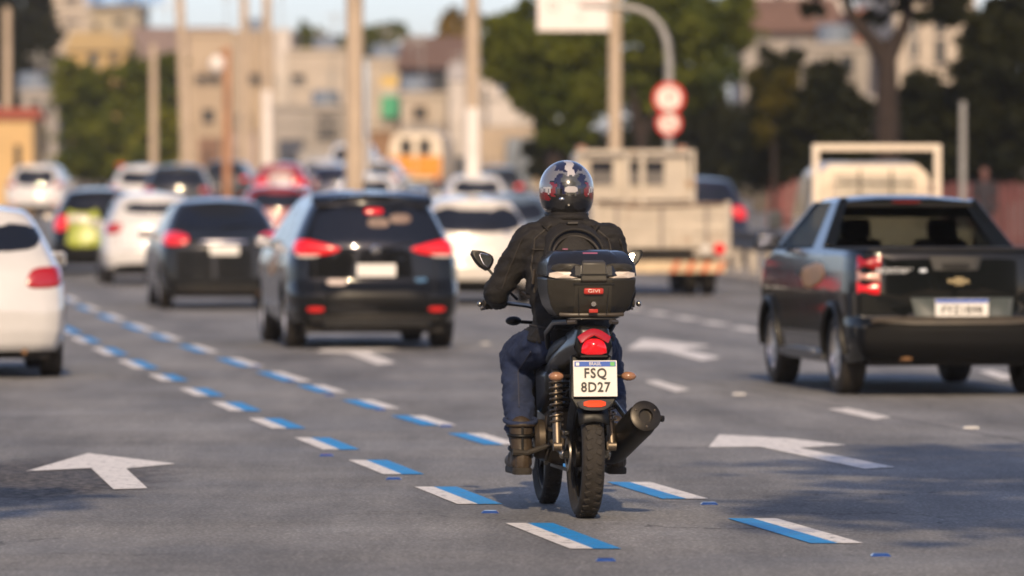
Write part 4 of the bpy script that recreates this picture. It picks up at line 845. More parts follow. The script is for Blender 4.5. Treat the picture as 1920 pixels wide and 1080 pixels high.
# ------------------------------------------------------------------ trees
BARK = mat('bark', (.022, .013, .009), .9, vary=.35, scale=3, bump=.4, bscale=14)
LEAF_D = mat('leaves_dark', (.012, .016, .006), .6, leaf=True)  # near-black leaf colour also stands in for shade on the right hand trees
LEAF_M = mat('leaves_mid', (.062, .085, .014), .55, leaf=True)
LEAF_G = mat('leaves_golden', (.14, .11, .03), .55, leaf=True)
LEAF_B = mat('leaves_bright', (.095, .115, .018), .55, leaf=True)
rng = np.random.default_rng(11)
def leaves(name, blobs, n, size, m, parent, seed=0, clump=.30):
    rg = np.random.default_rng(100 + seed); tot = sum(b[3] * b[5] for b in blobs); out = []
    for x, y, z, rx, ry, rz in blobs:
        k = max(60, int(n * rx * rz / tot)); nc = max(6, k // 45)
        dirs = rg.normal(size=(nc, 3)); dirs /= np.linalg.norm(dirs, axis=1)[:, None]
        rad = rg.uniform(.35, 1.0, (nc, 1)) ** .5
        cc = dirs * rad * np.array([rx, ry, rz]) + np.array([x, y, z])
        cs = rg.uniform(.55, 1.3, nc) * clump * (rx + rz) / 2
        idx = rg.integers(0, nc, k)
        out.append(cc[idx] + rg.normal(size=(k, 3)) * cs[idx][:, None] * np.array([1, 1, .7]) * .6)
    c = np.vstack(out); n = len(c); a = rg.normal(size=(n, 3)); a /= np.linalg.norm(a, axis=1)[:, None]; b = rg.normal(size=(n, 3)); b -= a * (a * b).sum(1)[:, None]; b /= np.linalg.norm(b, axis=1)[:, None]
    s = size * rg.uniform(.6, 1.4, (n, 1)); a *= s; b *= s * .55
    v = np.stack([c - a, c + b, c + a, c - b], 1).reshape(-1, 3)
    me = bpy.data.meshes.new(name); me.vertices.add(4 * n); me.vertices.foreach_set('co', v.ravel().astype(np.float32))
    me.loops.add(4 * n); me.loops.foreach_set('vertex_index', np.arange(4 * n, dtype=np.int32)); me.polygons.add(n); me.polygons.foreach_set('loop_start', np.arange(0, 4 * n, 4, dtype=np.int32))
    me.materials.append(m); me.update(calc_edges=True); me.validate()
    o = bpy.data.objects.new(name, me); C.objects.link(o); o.parent = parent
    if parent is not None: o['kind'] = 'stuff'
    return o
def tree(label, d, trunk, blobs, n, size, m, name='tree', seed=0, twidth=.2, branches=(), group='trees beside the road', cat='tree', base=None):
    """trunk: pixel points from the foot up; blobs: (px, py, rx px, ry px, depth offset m)"""
    k = d / F; o = Vector((ax(trunk[0][0], d), d, rise(d)))
    t = thing(name, label, cat, tuple(o), 0, group); q = lambda px, py, dy=0: P(px, py, d) - o + Vector((0, dy, 0))
    pts = [Vector((0, 0, -.3))] + [q(a, b) for a, b in trunk[1:]]
    MB().tube(pts, [twidth * (1.15 - .55 * i / (len(pts) - 1)) for i in range(len(pts))], 10).build('trunk', BARK, t, smooth=60)
    for br in branches:
        bp = [q(*p) for p in br]; MB().tube(bp, [twidth * (.72 - .45 * i / (len(bp) - 1)) for i in range(len(bp))], 8).build('limb', BARK, t, smooth=60)
    bl = [(*q(b[0], b[1], b[4]), b[2] * k, min(b[2] * k, 2.6), b[3] * k) for b in blobs]
    leaves('crown', bl, n, size, m, t, seed); return t
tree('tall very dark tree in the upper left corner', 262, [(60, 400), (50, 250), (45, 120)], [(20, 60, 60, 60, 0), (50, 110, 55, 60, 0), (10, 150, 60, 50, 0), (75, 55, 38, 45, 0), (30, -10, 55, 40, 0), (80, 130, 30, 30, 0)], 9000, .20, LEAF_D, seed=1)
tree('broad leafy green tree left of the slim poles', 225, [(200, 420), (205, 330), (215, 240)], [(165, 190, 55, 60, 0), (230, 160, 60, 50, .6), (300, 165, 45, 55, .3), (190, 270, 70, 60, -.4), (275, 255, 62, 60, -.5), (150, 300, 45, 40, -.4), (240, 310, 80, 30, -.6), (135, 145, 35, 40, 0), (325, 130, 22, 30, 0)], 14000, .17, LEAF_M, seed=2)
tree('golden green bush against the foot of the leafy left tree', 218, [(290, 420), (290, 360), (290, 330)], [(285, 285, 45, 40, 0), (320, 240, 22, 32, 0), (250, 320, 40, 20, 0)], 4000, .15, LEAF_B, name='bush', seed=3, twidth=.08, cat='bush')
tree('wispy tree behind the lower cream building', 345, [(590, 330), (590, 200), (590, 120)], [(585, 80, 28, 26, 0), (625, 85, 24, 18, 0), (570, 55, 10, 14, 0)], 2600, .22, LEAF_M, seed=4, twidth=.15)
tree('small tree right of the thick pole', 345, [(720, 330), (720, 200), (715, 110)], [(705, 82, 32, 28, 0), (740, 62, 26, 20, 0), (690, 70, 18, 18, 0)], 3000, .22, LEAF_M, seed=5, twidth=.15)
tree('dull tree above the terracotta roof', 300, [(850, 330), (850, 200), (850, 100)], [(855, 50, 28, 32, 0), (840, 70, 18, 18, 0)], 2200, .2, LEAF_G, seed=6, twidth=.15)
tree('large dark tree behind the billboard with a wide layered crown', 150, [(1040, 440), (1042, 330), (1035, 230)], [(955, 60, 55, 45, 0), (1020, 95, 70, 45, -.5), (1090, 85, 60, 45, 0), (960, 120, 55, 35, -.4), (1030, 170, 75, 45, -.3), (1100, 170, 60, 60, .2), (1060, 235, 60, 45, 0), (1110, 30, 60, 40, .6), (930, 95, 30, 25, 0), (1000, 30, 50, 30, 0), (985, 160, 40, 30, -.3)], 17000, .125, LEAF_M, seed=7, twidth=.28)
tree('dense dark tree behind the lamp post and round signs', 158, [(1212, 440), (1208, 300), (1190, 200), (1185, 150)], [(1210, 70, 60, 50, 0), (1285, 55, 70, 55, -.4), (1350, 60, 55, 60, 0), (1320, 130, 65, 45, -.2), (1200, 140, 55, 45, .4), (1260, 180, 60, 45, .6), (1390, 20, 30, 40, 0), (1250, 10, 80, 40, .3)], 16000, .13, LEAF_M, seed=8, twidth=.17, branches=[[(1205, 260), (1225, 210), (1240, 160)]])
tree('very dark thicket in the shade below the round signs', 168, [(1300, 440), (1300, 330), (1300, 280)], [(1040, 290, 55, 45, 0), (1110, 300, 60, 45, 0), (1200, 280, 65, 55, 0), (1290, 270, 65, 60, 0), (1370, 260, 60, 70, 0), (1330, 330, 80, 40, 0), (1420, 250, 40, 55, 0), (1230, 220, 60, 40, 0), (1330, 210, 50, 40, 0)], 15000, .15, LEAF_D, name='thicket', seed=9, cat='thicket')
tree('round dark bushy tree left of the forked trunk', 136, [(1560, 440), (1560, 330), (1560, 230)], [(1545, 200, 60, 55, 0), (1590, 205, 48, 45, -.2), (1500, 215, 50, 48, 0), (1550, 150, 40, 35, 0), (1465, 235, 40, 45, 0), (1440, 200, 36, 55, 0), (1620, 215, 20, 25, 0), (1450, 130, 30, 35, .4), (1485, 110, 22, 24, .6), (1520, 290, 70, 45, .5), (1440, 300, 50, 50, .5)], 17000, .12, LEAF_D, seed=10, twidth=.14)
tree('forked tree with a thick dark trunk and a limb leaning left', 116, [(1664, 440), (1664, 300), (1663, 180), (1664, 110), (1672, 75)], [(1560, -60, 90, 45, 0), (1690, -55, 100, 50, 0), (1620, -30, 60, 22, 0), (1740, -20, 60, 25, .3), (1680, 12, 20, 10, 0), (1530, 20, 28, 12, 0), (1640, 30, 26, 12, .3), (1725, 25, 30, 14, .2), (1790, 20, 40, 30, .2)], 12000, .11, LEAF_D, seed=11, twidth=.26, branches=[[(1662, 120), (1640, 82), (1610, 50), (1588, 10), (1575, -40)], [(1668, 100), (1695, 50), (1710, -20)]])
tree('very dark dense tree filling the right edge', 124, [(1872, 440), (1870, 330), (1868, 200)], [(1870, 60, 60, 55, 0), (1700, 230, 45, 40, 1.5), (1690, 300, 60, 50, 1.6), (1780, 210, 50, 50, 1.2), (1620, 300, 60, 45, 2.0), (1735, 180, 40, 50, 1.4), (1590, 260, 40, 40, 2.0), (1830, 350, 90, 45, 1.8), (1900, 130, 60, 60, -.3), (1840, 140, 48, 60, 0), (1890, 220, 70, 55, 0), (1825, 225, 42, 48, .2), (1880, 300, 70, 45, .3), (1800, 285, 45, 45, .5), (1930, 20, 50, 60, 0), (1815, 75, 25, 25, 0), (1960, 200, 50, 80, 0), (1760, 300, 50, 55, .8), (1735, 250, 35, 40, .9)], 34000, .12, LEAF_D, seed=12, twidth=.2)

# big unseen street trees beside the viewer, crowns stretched over the lanes to shade both road edges
def big_tree(label, x, y, blobs, n, seed):
    t = thing('street_tree', label, 'tree', (x, y, 0), 0, 'street trees arching over the road by the viewer'); o = Vector((x, y, 0)); s_ = 1 if blobs[0][0] > x else -1
    MB().tube([(0, 0, -.3), (.1 * s_, 0, 3), (.5 * s_, .1, 5.5)], [.34, .28, .22], 12).build('trunk', BARK, t, smooth=60)
    for b in blobs: MB().tube([(.5 * s_, .1, 5.5), ((Vector(b[:3]) - o) * .6 + Vector((0, 0, 2.4)))[:], tuple(Vector(b[:3]) - o)], [.16, .11, .05], 8).build('limb', BARK, t, smooth=60)
    leaves('crown', [(b[0] - x, b[1] - y, b[2], *b[3:]) for b in blobs], n, .22, LEAF_M, t, seed, .34)
big_tree('street tree leaning over the right lanes beside the viewer', 15.5, 12, [(9.5, 12, 10, 3.2, 3, 1.8), (4.7, 10.6, 10.6, 3.0, 3.0, 1.2), (4.9, 15.5, 10.2, 2.9, 3.0, 1.2), (12.5, 12.5, 9.6, 3, 3, 2)], 10000, 31)
big_tree('street tree leaning over the left lanes beside the viewer', -10.5, 15, [(-6, 15.5, 8.2, 2.2, 2.4, 1.4), (-3.6, 15, 8.6, 1.5, 1.6, .9), (-8.5, 15, 8.5, 2.4, 2.4, 1.6)], 5000, 32)

tree('yellow green shrub catching the sun left of the round dark tree', 133, [(1450, 440), (1452, 330), (1450, 230)], [(1452, 190, 22, 40, 0), (1475, 150, 22, 22, 0), (1430, 250, 18, 24, 0), (1418, 150, 14, 24, 0)], 2600, .11, mat('leaves_yellowish', (.050, .050, .010), .55, leaf=True), name='shrub', seed=21, twidth=.06, cat='shrub')  # yellow leaf colour paints in a golden sunlit clump
# ------------------------------------------------------------------ pedestrian under the right hand trees (far, out of focus)
def capsules(name, segs, mats, parent, vox=.02, assign=None, wrinkle=0., sub=0, smooth_it=3):
    mb = MB()
    for a, ra, b, rb in segs:
        a, b = Vector(a), Vector(b); n = 7; t = (b - a)
        mb.tube([a.lerp(b, i / n) for i in range(n + 1)], [ra + (rb - ra) * i / n for i in range(n + 1)], 14); mb.ball(a, ra, 14); mb.ball(b, rb, 14)
    o = mb.build(name, mats, parent, smooth=180, fix=False)
    r = o.modifiers.new('r', 'REMESH'); r.mode = 'VOXEL'; r.voxel_size = vox
    sm = o.modifiers.new('s', 'SMOOTH'); sm.factor = .5; sm.iterations = smooth_it
    bpy.context.view_layer.update()
    me = bpy.data.meshes.new_from_object(o.evaluated_get(bpy.context.evaluated_depsgraph_get())); o.modifiers.clear(); old = o.data; o.data = me; bpy.data.meshes.remove(old)
    me.name = name; me.materials.clear()
    for m in (mats if isinstance(mats, (list, tuple)) else [mats]): me.materials.append(m)
    me.shade_smooth()
    if wrinkle:
        for v in me.vertices:
            p = v.co; v.co = p + v.normal * (wrinkle * (mnoise.noise(Vector((p.x * 11, p.y * 11, p.z * 26))) + .6 * mnoise.noise(Vector((p.x * 25, p.y * 25, p.z * 45)))))
    if assign:
        for f in me.polygons: f.material_index = assign(f.center)
    return o
SKIN = mat('skin', (.13, .055, .045), .55, vary=.08); DCL = mat('dark_clothes', (.022, .018, .024), .85, vary=.2)
wd = 116
wk = thing('person', 'person in dark clothes standing by the red fence at right', 'person', (ax(1846, wd), wd, rise(wd) + .13), 0)
capsules('body', [((-.10, 0, .92), .12, (.10, 0, .92), .12), ((0, 0, .95), .14, (0, 0, 1.25), .15), ((-.17, 0, 1.40), .075, (.17, 0, 1.40), .075), ((0, 0, 1.2), .15, (0, 0, 1.38), .12), ((0, 0, 1.4), .06, (0, .01, 1.52), .055), ((0, .01, 1.60), .085, (0, .02, 1.66), .088),
    ((-.20, 0, 1.38), .055, (-.24, .02, 1.10), .045), ((-.24, .02, 1.10), .045, (-.22, .08, .84), .036), ((.20, 0, 1.38), .055, (.24, .02, 1.10), .045), ((.24, .02, 1.10), .045, (.22, .08, .84), .036),
    ((-.09, 0, .90), .085, (-.10, .02, .50), .06), ((-.10, .02, .50), .06, (-.10, -.02, .09), .042), ((.09, 0, .90), .085, (.10, -.02, .50), .06), ((.10, -.02, .50), .06, (.10, -.04, .09), .042), ((-.10, -.02, .05), .045, (-.10, .14, .04), .04), ((.10, -.04, .05), .045, (.10, .12, .04), .04)],
    [DCL, SKIN], wk, .025, lambda c: 1 if c.z > 1.47 or (abs(c.x) > .19 and c.z < .88) else 0)

# ------------------------------------------------------------------ unseen towers added behind the viewer to give cars and glass dark reflections
TWR = bmat('tower_plaster', (.30, .26, .22))
for x0, x1, y, h, lab in ((-95, -58, -95, 46, 'unseen grey tower added far behind on the left for reflections'), (-50, -22, -80, 38, 'unseen lower tower added behind on the left for reflections'), (-16, 8, -105, 52, 'unseen tall narrow tower added straight behind for reflections'), (14, 40, -85, 42, 'unseen tower added behind on the right for reflections'), (46, 90, -95, 48, 'unseen broad tower added far behind on the right for reflections')):
    t = thing('reflection_tower', lab, 'building', (x0, y - 14, 0), 0, 'unseen towers added behind the viewer for reflections'); wd_t = x1 - x0
    MB().bb((0, 0, 0), (wd_t, 14, h)).build('wall', TWR, t)
    for fl in range(int(h / 3.2)):
        MB().bb((1, 14.001, 1 + fl * 3.2), (wd_t - 1, 14.12, 2.4 + fl * 3.2)).build('window_band', WPANE, t)
# ------------------------------------------------------------------ motorcycle
BX, BD = .358, 27.80
BR = R(7.8)
bike = thing('motorcycle', 'black commuter motorcycle ridden away between the blue and white lines', 'motorcycle', (BX, BD, 0), BR)
FRAME = mat('frame_black', (.012, .012, .012), .35, .3, coat=.4, vary=.2)
COWL = mat('cowl_black', (.007, .0068, .0064), .35, coat=.25, spec=.3, vary=.15, scale=6, rvary=.1)
ENG = mat('engine_grey', (.07, .055, .04), .5, .6, vary=.3, scale=10)
MUF = mat('muffler_black', (.016, .013, .010), .5, .35, vary=.25, scale=9, rvary=.1)
SPR = mat('spring_steel', (.17, .14, .11), .45, .9, vary=.2)
def bike_wheel(y, r, w):
    h = w / 2; mb = MB()
    prof = []
    for k in range(13):
        a = math.pi * k / 12; prof.append((-h * math.cos(a) * 1.0, r - h * .75 * (1 - math.sin(a) ** .8)))
    prof = [(-h * .55, r * .76)] + prof + [(h * .55, r * .76), (-h * .55, r * .76)]
    mb.lathe(prof, (0, 0, 0), n=56); o = mb.build('wheel', RUB, bike, smooth=50); o.location = (0, y, r)
    for sx in (-1, 1):     # tread blocks, sunk grooves as raised lugs
        tb = MB()
        for k in range(40):
            a = 2 * math.pi * (k + (.5 if sx > 0 else 0)) / 40; rot = Matrix.Rotation(a, 3, 'X') @ Matrix.Rotation(R(-22 * sx), 3, 'Z')
            tb.box(Matrix.Rotation(a, 3, 'X') @ Vector((sx * h * .42, 0, r - .0045)), (h * .27, .014, .0055), rot)
        tb.build('tread', RUB, o, bevel=.003)
    mb = MB().lathe([(-h * .5, r * .77), (-h * .5, r * .70), (-h * .2, r * .68), (h * .2, r * .68), (h * .5, r * .70), (h * .5, r * .77)], (0, 0, 0), n=40)
    for k in range(6):
        a = math.pi * k / 3; rot = Matrix.Rotation(a, 3, 'X'); mb.box(rot @ Vector((0, 0, r * .42)), (.014, .02, r * .29), rot)
    mb.lathe([(-.055, .001), (-.055, .065), (.055, .065), (.055, .001)], (0, 0, 0), n=24); mb.build('rim', DARKM, o)
    return o
bike_wheel(0, .312, .112); bike_wheel(1.315, .300, .092)
disc = MB().lathe([(-.002, .07), (-.002, .125), (.002, .125), (.002, .07)], (-.075, 1.315, .30), n=32); disc.build('brake_disc', STEEL, bike)
MB().lathe([(-.055, .001), (-.055, .085), (-.03, .09), (.03, .085), (.03, .001)], (.03, 0, .312), n=28).build('brake_drum', ENG, bike)
MB().lathe([(-.004, .05), (-.004, .085), (.004, .085), (.004, .05)], (-.085, 0, .312), n=28).build('sprocket', STEEL, bike)
for sx in (-1, 1):
    MB().tube([(sx * .095, -.04, .312), (sx * .10, .02, .312), (sx * .085, .52, .36)], [.02, .022, .024], 8).build('swingarm', FRAME, bike)
    MB().ball((sx * .112, 0, .312), (.016, .024, .024)).build('axle_nut', STEEL, bike)
    # shock: damper, coil, mounts
    a, b = Vector((sx * .135, .02, .35)), Vector((sx * .128, .13, .70))
    sh = MB().tube([a, a.lerp(b, .45), a.lerp(b, .46), b], [.021, .021, .010, .010], 12).build('shock_absorber', SPR, bike)
    pts = []
    for k in range(121):
        t = k / 120; c = a.lerp(b, .30 + .62 * t); an = 2 * math.pi * 8 * t; pts.append(c + Vector((.029 * math.cos(an), .029 * math.sin(an), 0)))
    MB().tube(pts, .0055, 6).build('coil_spring', SPR, sh)
    MB().lathe([(-.02, .001), (-.02, .024), (.02, .024), (.02, .001)], a, n=14).build('shock_mount', SPR, sh); MB().lathe([(-.018, .001), (-.018, .026), (.018, .026), (.018, .001)], b, n=14).build('shock_mount', BLK, sh)
    # indicators
    st = MB().tube([(sx * .09, -.20, .70), (sx * .145, -.22, .70)], .009, 8).build('indicator', BLK, bike)
    MB().ball((sx * .178, -.235, .70), (.038, .030, .023)).build('indicator_lens', AMB, st)
    st = MB().tube([(sx * .09, 1.10, .93), (sx * .17, 1.10, .935)], .009, 8).build('indicator', BLK, bike); MB().ball((sx * .205, 1.085, .94), (.042, .035, .024)).build('indicator_lens', BLK, st)
    # grab rails and rack arms
    MB().tube([(sx * .12, .42, .80), (sx * .155, .25, .90), (sx * .15, .02, .955), (sx * .11, -.20, .965)], .014, 10).build('grab_rail', FRAME, bike)
    MB().tube([(sx * .085, 1.315, .30), (sx * .085, 1.13, .80), (sx * .085, 1.05, 1.02)], [.03, .03, .02], 12).build('fork_leg', FRAME, bike)
    MB().tube([(sx * .09, .48, .34), (sx * .22, .50, .295), (sx * .29, .50, .30)], [.014, .014, .020], 8).build('footpeg', RUB, bike)
    # mirrors
    MB().tube([(sx * .21, .90, 1.05), (sx * .30, .93, 1.14), (sx * .365, .95, 1.22)], .007, 8).build('mirror_stem', BLK, bike)
    mm = Matrix.Rotation(R(-sx * 6), 3, 'Z') @ Matrix.Rotation(R(-15), 3, 'X')
    po = [(-.060, .052), (.0, .048), (.055, .026), (.064, -.008), (.034, -.056), (-.022, -.022)]; pg = [(-.018, .040), (.046, .022), (.054, -.008), (.030, -.046), (.002, -.022)]
    fl = (lambda q: [(-u * sx, v) for u, v in q])
    ob = MB().patch(fl(po), lambda u, v, o: Vector((u, .0 - o if o > 0 else .03, v)), .008, cut=1).build('mirror', BLK, bike, smooth=40); ob.location = (sx * .385, .95, 1.25); ob.rotation_euler = mm.to_euler()
    MB().patch(fl(pg), lambda u, v, o: Vector((u, -.008 - max(o, 0), v)), .002, cut=1, rad=(1, .9, .3)).build('mirror_glass', CHR, ob, smooth=0)
    # handlebar ends
    MB().tube([(sx * .27, .915, 1.035), (sx * .385, .885, 1.03)], .019, 12).build('handle_grip', RUB, bike)
    MB().tube([(sx * .24, .93, 1.03), (sx * .30, .975, 1.02), (sx * .39, .96, 1.005)], [.008, .009, .010], 8).build('lever', STEEL, bike)
    MB().ball((sx * .405, .88, 1.03), (.014, .016, .016)).build('bar_end', STEEL, bike)
MB().tube([(-.28, .91, 1.035), (-.16, .97, 1.02), (-.07, 1.03, 1.0), (.07, 1.03, 1.0), (.16, .97, 1.02), (.28, .91, 1.035)], .011, 10).build('handlebar', STEEL, bike)
MB().tube([(0, 1.06, 1.0), (0, 1.0, .80)], .035, 12).build('steering_head', FRAME, bike)
MB().ball((0, 1.17, .90), (.105, .09, .10), 20).build('headlamp', COWL, bike)
MB().lathe([(-.05, .001), (-.05, .06), (0, .065), (0, .001)], (0, 1.06, 1.06), 'Y', 20).build('speedometer', BLK, bike)
mb = MB(); mb.loft([[(x * w, 1.315 + .33 * math.cos(a), .30 + .33 * math.sin(a) - .02 * abs(x)) for x in (-1, -.6, 0, .6, 1)] for a, w in [(R(20 + 12 * k), .06) for k in range(12)]], closed=False, caps=False); o = mb.build('front_fender', COWL, bike, smooth=60); o.modifiers.new('t', 'SOLIDIFY').thickness = .006
# frame, engine, tank, seat
for sx in (-1, 1):
    MB().tube([(sx * .10, .14, .71), (sx * .11, .45, .70), (sx * .09, .75, .76), (sx * .03, 1.0, .86)], .018, 8).build('frame_tube', FRAME, bike)
    MB().tube([(sx * .10, .45, .70), (sx * .10, .50, .34), (sx * .09, .85, .30), (sx * .04, 1.0, .80)], .018, 8).build('frame_tube', FRAME, bike)
    MB().loft([[(sx * x, y, z) for x, y, z in ((.10, .32, .58), (.145, .34, .60), (.15, .34, .70), (.10, .32, .74))], [(sx * x, y, z) for x, y, z in ((.10, .62, .46), (.16, .60, .50), (.165, .60, .70), (.10, .62, .75))]]).build('side_panel', COWL, bike, bevel=.02)
MB().bb((-.12, .52, .24), (.12, .86, .52)).build('engine', ENG, bike, bevel=.03)
mb = MB()
for k in range(7): mb.bb((-.085, .74, .46 + k * .028), (.085, .92, .474 + k * .028))
mb.build('cylinder_fins', ENG, bike)
MB().lathe([(-.17, .001), (-.17, .085), (-.15, .10), (-.12, .10)], (0, .62, .36), n=24).build('engine_cover', ENG, bike); MB().lathe([(.12, .10), (.15, .10), (.17, .085), (.17, .001)], (0, .62, .36), n=24).build('engine_cover', ENG, bike)
MB().loft([[(x * w, y, z0 + z * h) for x, z in ((-1, .3), (-.8, 0), (.8, 0), (1, .3), (.85, .85), (.4, 1), (-.4, 1), (-.85, .85))] for y, w, z0, h in ((.60, .10, .76, .10), (.70, .145, .76, .20), (.85, .155, .77, .24), (1.0, .09, .80, .18))]).build('fuel_tank', paint('tank_black', (.012, .012, .014)), bike, smooth=60, bevel=.01)
MB().loft([[(x * w, y, z0 + z * h) for x, z in ((-1, 0), (1, 0), (1.02, .5), (.8, 1), (-.8, 1), (-1.02, .5))] for y, w, z0, h in ((-.10, .10, .845, .05), (.0, .125, .825, .07), (.28, .14, .77, .09), (.36, .14, .745, .07), (.56, .12, .74, .06), (.66, .08, .76, .05))]).build('seat', mat('seat_vinyl', (.014, .013, .012), .6, vary=.2, bump=.2), bike, bevel=.015, smooth=60)
# chain guard and case
MB().bb((-.115, -.06, .405), (-.085, .50, .43)).build('chain_guard', FRAME, bike, bevel=.006)
ch = MB()
for zz, y0 in ((.395, 0), (.235, 0)): ch.bb((-.092, y0, zz - .008), (-.080, .56, zz + .008))
ch.build('chain', DARKM, bike)
MB().tube([(-.11, .46, .31), (-.14, .36, .27), (-.15, .30, .255)], .012, 8).build('side_stand', FRAME, bike)
# tail cowl tapering back, lamp, fender, plate
def ring(y, w, z0, z1, k=.6): return [(-w, y, z0 + (z1 - z0) * .35), (-w * .75, y, z0), (w * .75, y, z0), (w, y, z0 + (z1 - z0) * .35), (w * k, y, z1), (-w * k, y, z1)]
MB().loft([ring(.40, .15, .66, .80), ring(.20, .155, .70, .86), ring(0, .14, .74, .92), ring(-.15, .115, .775, .945), ring(-.24, .098, .79, .945, .75), ring(-.27, .088, .80, .935, .75)]).build('tail_cowl', COWL, bike, bevel=.02, smooth=60, seg=3)
def back(y): return lambda u, v, o: Vector((u, y - o - .012 * math.cos(u * 12), v))
arc = [(-.082 + .164 * k / 8, .892 + .040 * math.sin(math.pi * k / 8)) for k in range(9)]
MB().patch(arc + [(x * .82, z - .030) for x, z in arc[::-1]], lambda u, v, o: Vector((u, -.285 - o + .5 * u * u + (v - .90) * .4, v)), .008, cut=0, rad=(1, .9)).build('red_reflector_arc', RED, bike)
MB().patch([(-.062, .806), (.062, .806), (.060, .845), (.045, .872), (.018, .884), (-.018, .884), (-.045, .872), (-.060, .845)], back(-.275), .012, cut=1, dome=.022).build('tail_light', RED_ON, bike, smooth=70)
MB().tube([(-.065, -.285, .797), (.065, -.285, .797)], .006, 8).build('tail_trim', BLK, bike)
MB().loft([[(-.10, -.20, .80), (.10, -.20, .80), (.10, -.17, .80), (-.10, -.17, .80)], [(-.118, -.275, .60), (.118, -.275, .60), (.118, -.255, .60), (-.118, -.255, .60)], [(-.085, -.29, .545), (.085, -.29, .545), (.085, -.27, .545), (-.085, -.27, .545)]]).build('rear_fender', BLK, bike, bevel=.01)
mb = MB(); mb.loft([[(x * .075, .0 + .345 * math.cos(a), .312 + .345 * math.sin(a) - .02 * x * x) for x in (-1, -.5, 0, .5, 1)] for a in [R(60 + 10 * k) for k in range(10)]], closed=False, caps=False); o = mb.build('mudguard', BLK, bike, smooth=60); o.modifiers.new('t', 'SOLIDIFY').thickness = .006
npl = MB().box((0, -.002, 0), (.107, .0025, .088)).build('number_plate', PLATE, bike, bevel=.002); npl.location = (.006, -.285, .690); npl.rotation_euler = (R(-8), 0, 0)
MB().bb((-.101, -.0062, .058), (.101, -.0046, .083)).build('plate_band', PLATEB, npl)
text('BRASIL', .022, PLATE, npl, facing(0, -.0078, .0705), sx=.9)
MB().bb((-.094, -.0075, .063), (-.078, -.0064, .078)).build('plate_emblem', PLATE, npl); MB().bb((.074, -.0075, .061), (.096, -.0064, .080)).build('plate_flag', mat('flag_green', (.12, .42, .12), .5), npl)
text('FSQ', .066, INK, npl, facing(.0, -.0078, .024), sx=.92, bold=.0012, space=1.12)
text('8D27', .066, INK, npl, facing(.0, -.0078, -.044), sx=.92, bold=.0012, space=1.08)
MB().patch([(-.088, .585), (.088, .585), (.075, .552), (.04, .536), (-.04, .536), (-.075, .552)], back(-.29), .006, cut=1).build('fender_tip', mat('fender_grey', (.05, .05, .052), .4), bike)
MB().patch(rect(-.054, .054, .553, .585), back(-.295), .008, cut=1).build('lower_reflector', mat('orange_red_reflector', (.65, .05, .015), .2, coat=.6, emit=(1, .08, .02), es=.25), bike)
# muffler on the right side
m0, m1 = Vector((.165, .40, .275)), Vector((.262, -.20, .500))
ax_ = (m1 - m0).normalized()
mf = MB().tube([m0, m0.lerp(m1, .12), m0.lerp(m1, .25), m0.lerp(m1, .9), m0.lerp(m1, .97), m1], [.030, .054, .070, .076, .073, .066], 28, flat=1.1).build('muffler', MUF, bike, smooth=40)
q = ax_.to_track_quat('Z', 'Y').to_matrix()
MB().lathe([(0, .026), (.004, .073), (.016, .078), (.020, .070), (.022, .036), (-.05, .030), (-.05, .001)], (0, 0, 0), 'Z', 28, rot=q).build('end_cap', mat('cap_dark', (.03, .026, .022), .38, .6, vary=.3, scale=20), mf).location = m1
for k in range(3):
    a = 2 * math.pi * k / 3 + .5; p = m1 + q @ Vector((.056 * math.cos(a), .056 * math.sin(a), .020)); MB().ball(p, .007, 8).build('cap_bolt', SPR, mf)
MB().tube([m1 + ax_ * -.02 + Vector((.07, 0, .0)), m1 + Vector((.092, .0, -.01))], .016, 8).build('bracket_lug', MUF, mf)
MB().tube([(.10, .84, .42), (.13, .86, .28), (.13, .60, .24), (.15, .45, .255), m0 + ax_ * .02], [.02, .02, .021, .024, .028], 12).build('exhaust_pipe', RUST, bike)
MB().tube([(.13, .10, .60), (.20, .02, .49)], .012, 8).build('muffler_bracket', FRAME, bike)
MB().tube([(.112, -.02, .285), (.115, .03, .40)], .008, 8).build('brake_rod', SPR, bike)
# carrier plate
MB().bb((-.115, -.24, .972), (.115, .10, .984)).build('carrier_plate', FRAME, bike, bevel=.004)
for x in (-.12, .12): MB().tube([(x, -.24, .962), (x * .7, -.265, .965)], .012, 8).build('carrier_end', SPR, bike)

# ------------------------------------------------------------------ top case
case = thing('top_case', 'black hard top case with pale reflectors behind the rider', 'top case', tuple(Matrix.Translation((BX, BD, 0)) @ Matrix.Rotation(BR, 4, 'Z') @ Vector((.0, -.06, .985))), BR)
CASE = mat('case_black', (.030, .027, .021), .36, vary=.12, scale=30, bump=.12, bscale=160, rvary=.06)
CASET = mat('case_lid_black', (.014, .014, .016), .22, coat=.5, vary=.1)
def cring(z, w, y0, y1, ch=.05, bow=.02): return [(-w, y0 + ch, z), (-w + ch * 1.3, y0 + .012, z), (-.09, y0 - bow, z), (.09, y0 - bow, z), (w - ch * 1.3, y0 + .012, z), (w, y0 + ch, z), (w * .97, y1 - ch, z), (w * .78, y1, z), (-w * .78, y1, z), (-w * .97, y1 - ch, z)]
MB().loft([cring(.0, .145, -.10, .22), cring(.012, .165, -.13, .25), cring(.055, .195, -.165, .28), cring(.12, .213, -.185, .29), cring(.188, .219, -.195, .295), cring(.192, .214, -.19, .29)]).build('case_tub', CASE, case, bevel=.008, smooth=25)
MB().loft([cring(.197, .214, -.19, .29), cring(.202, .220, -.197, .297), cring(.252, .216, -.185, .29), cring(.290, .200, -.15, .27), cring(.318, .170, -.10, .23), cring(.326, .12, -.05, .18)]).build('case_lid', CASET, case, bevel=.008, smooth=25)
REFLW = mat('case_reflector', (.70, .60, .52), .25, coat=.6, vary=.1, scale=60)
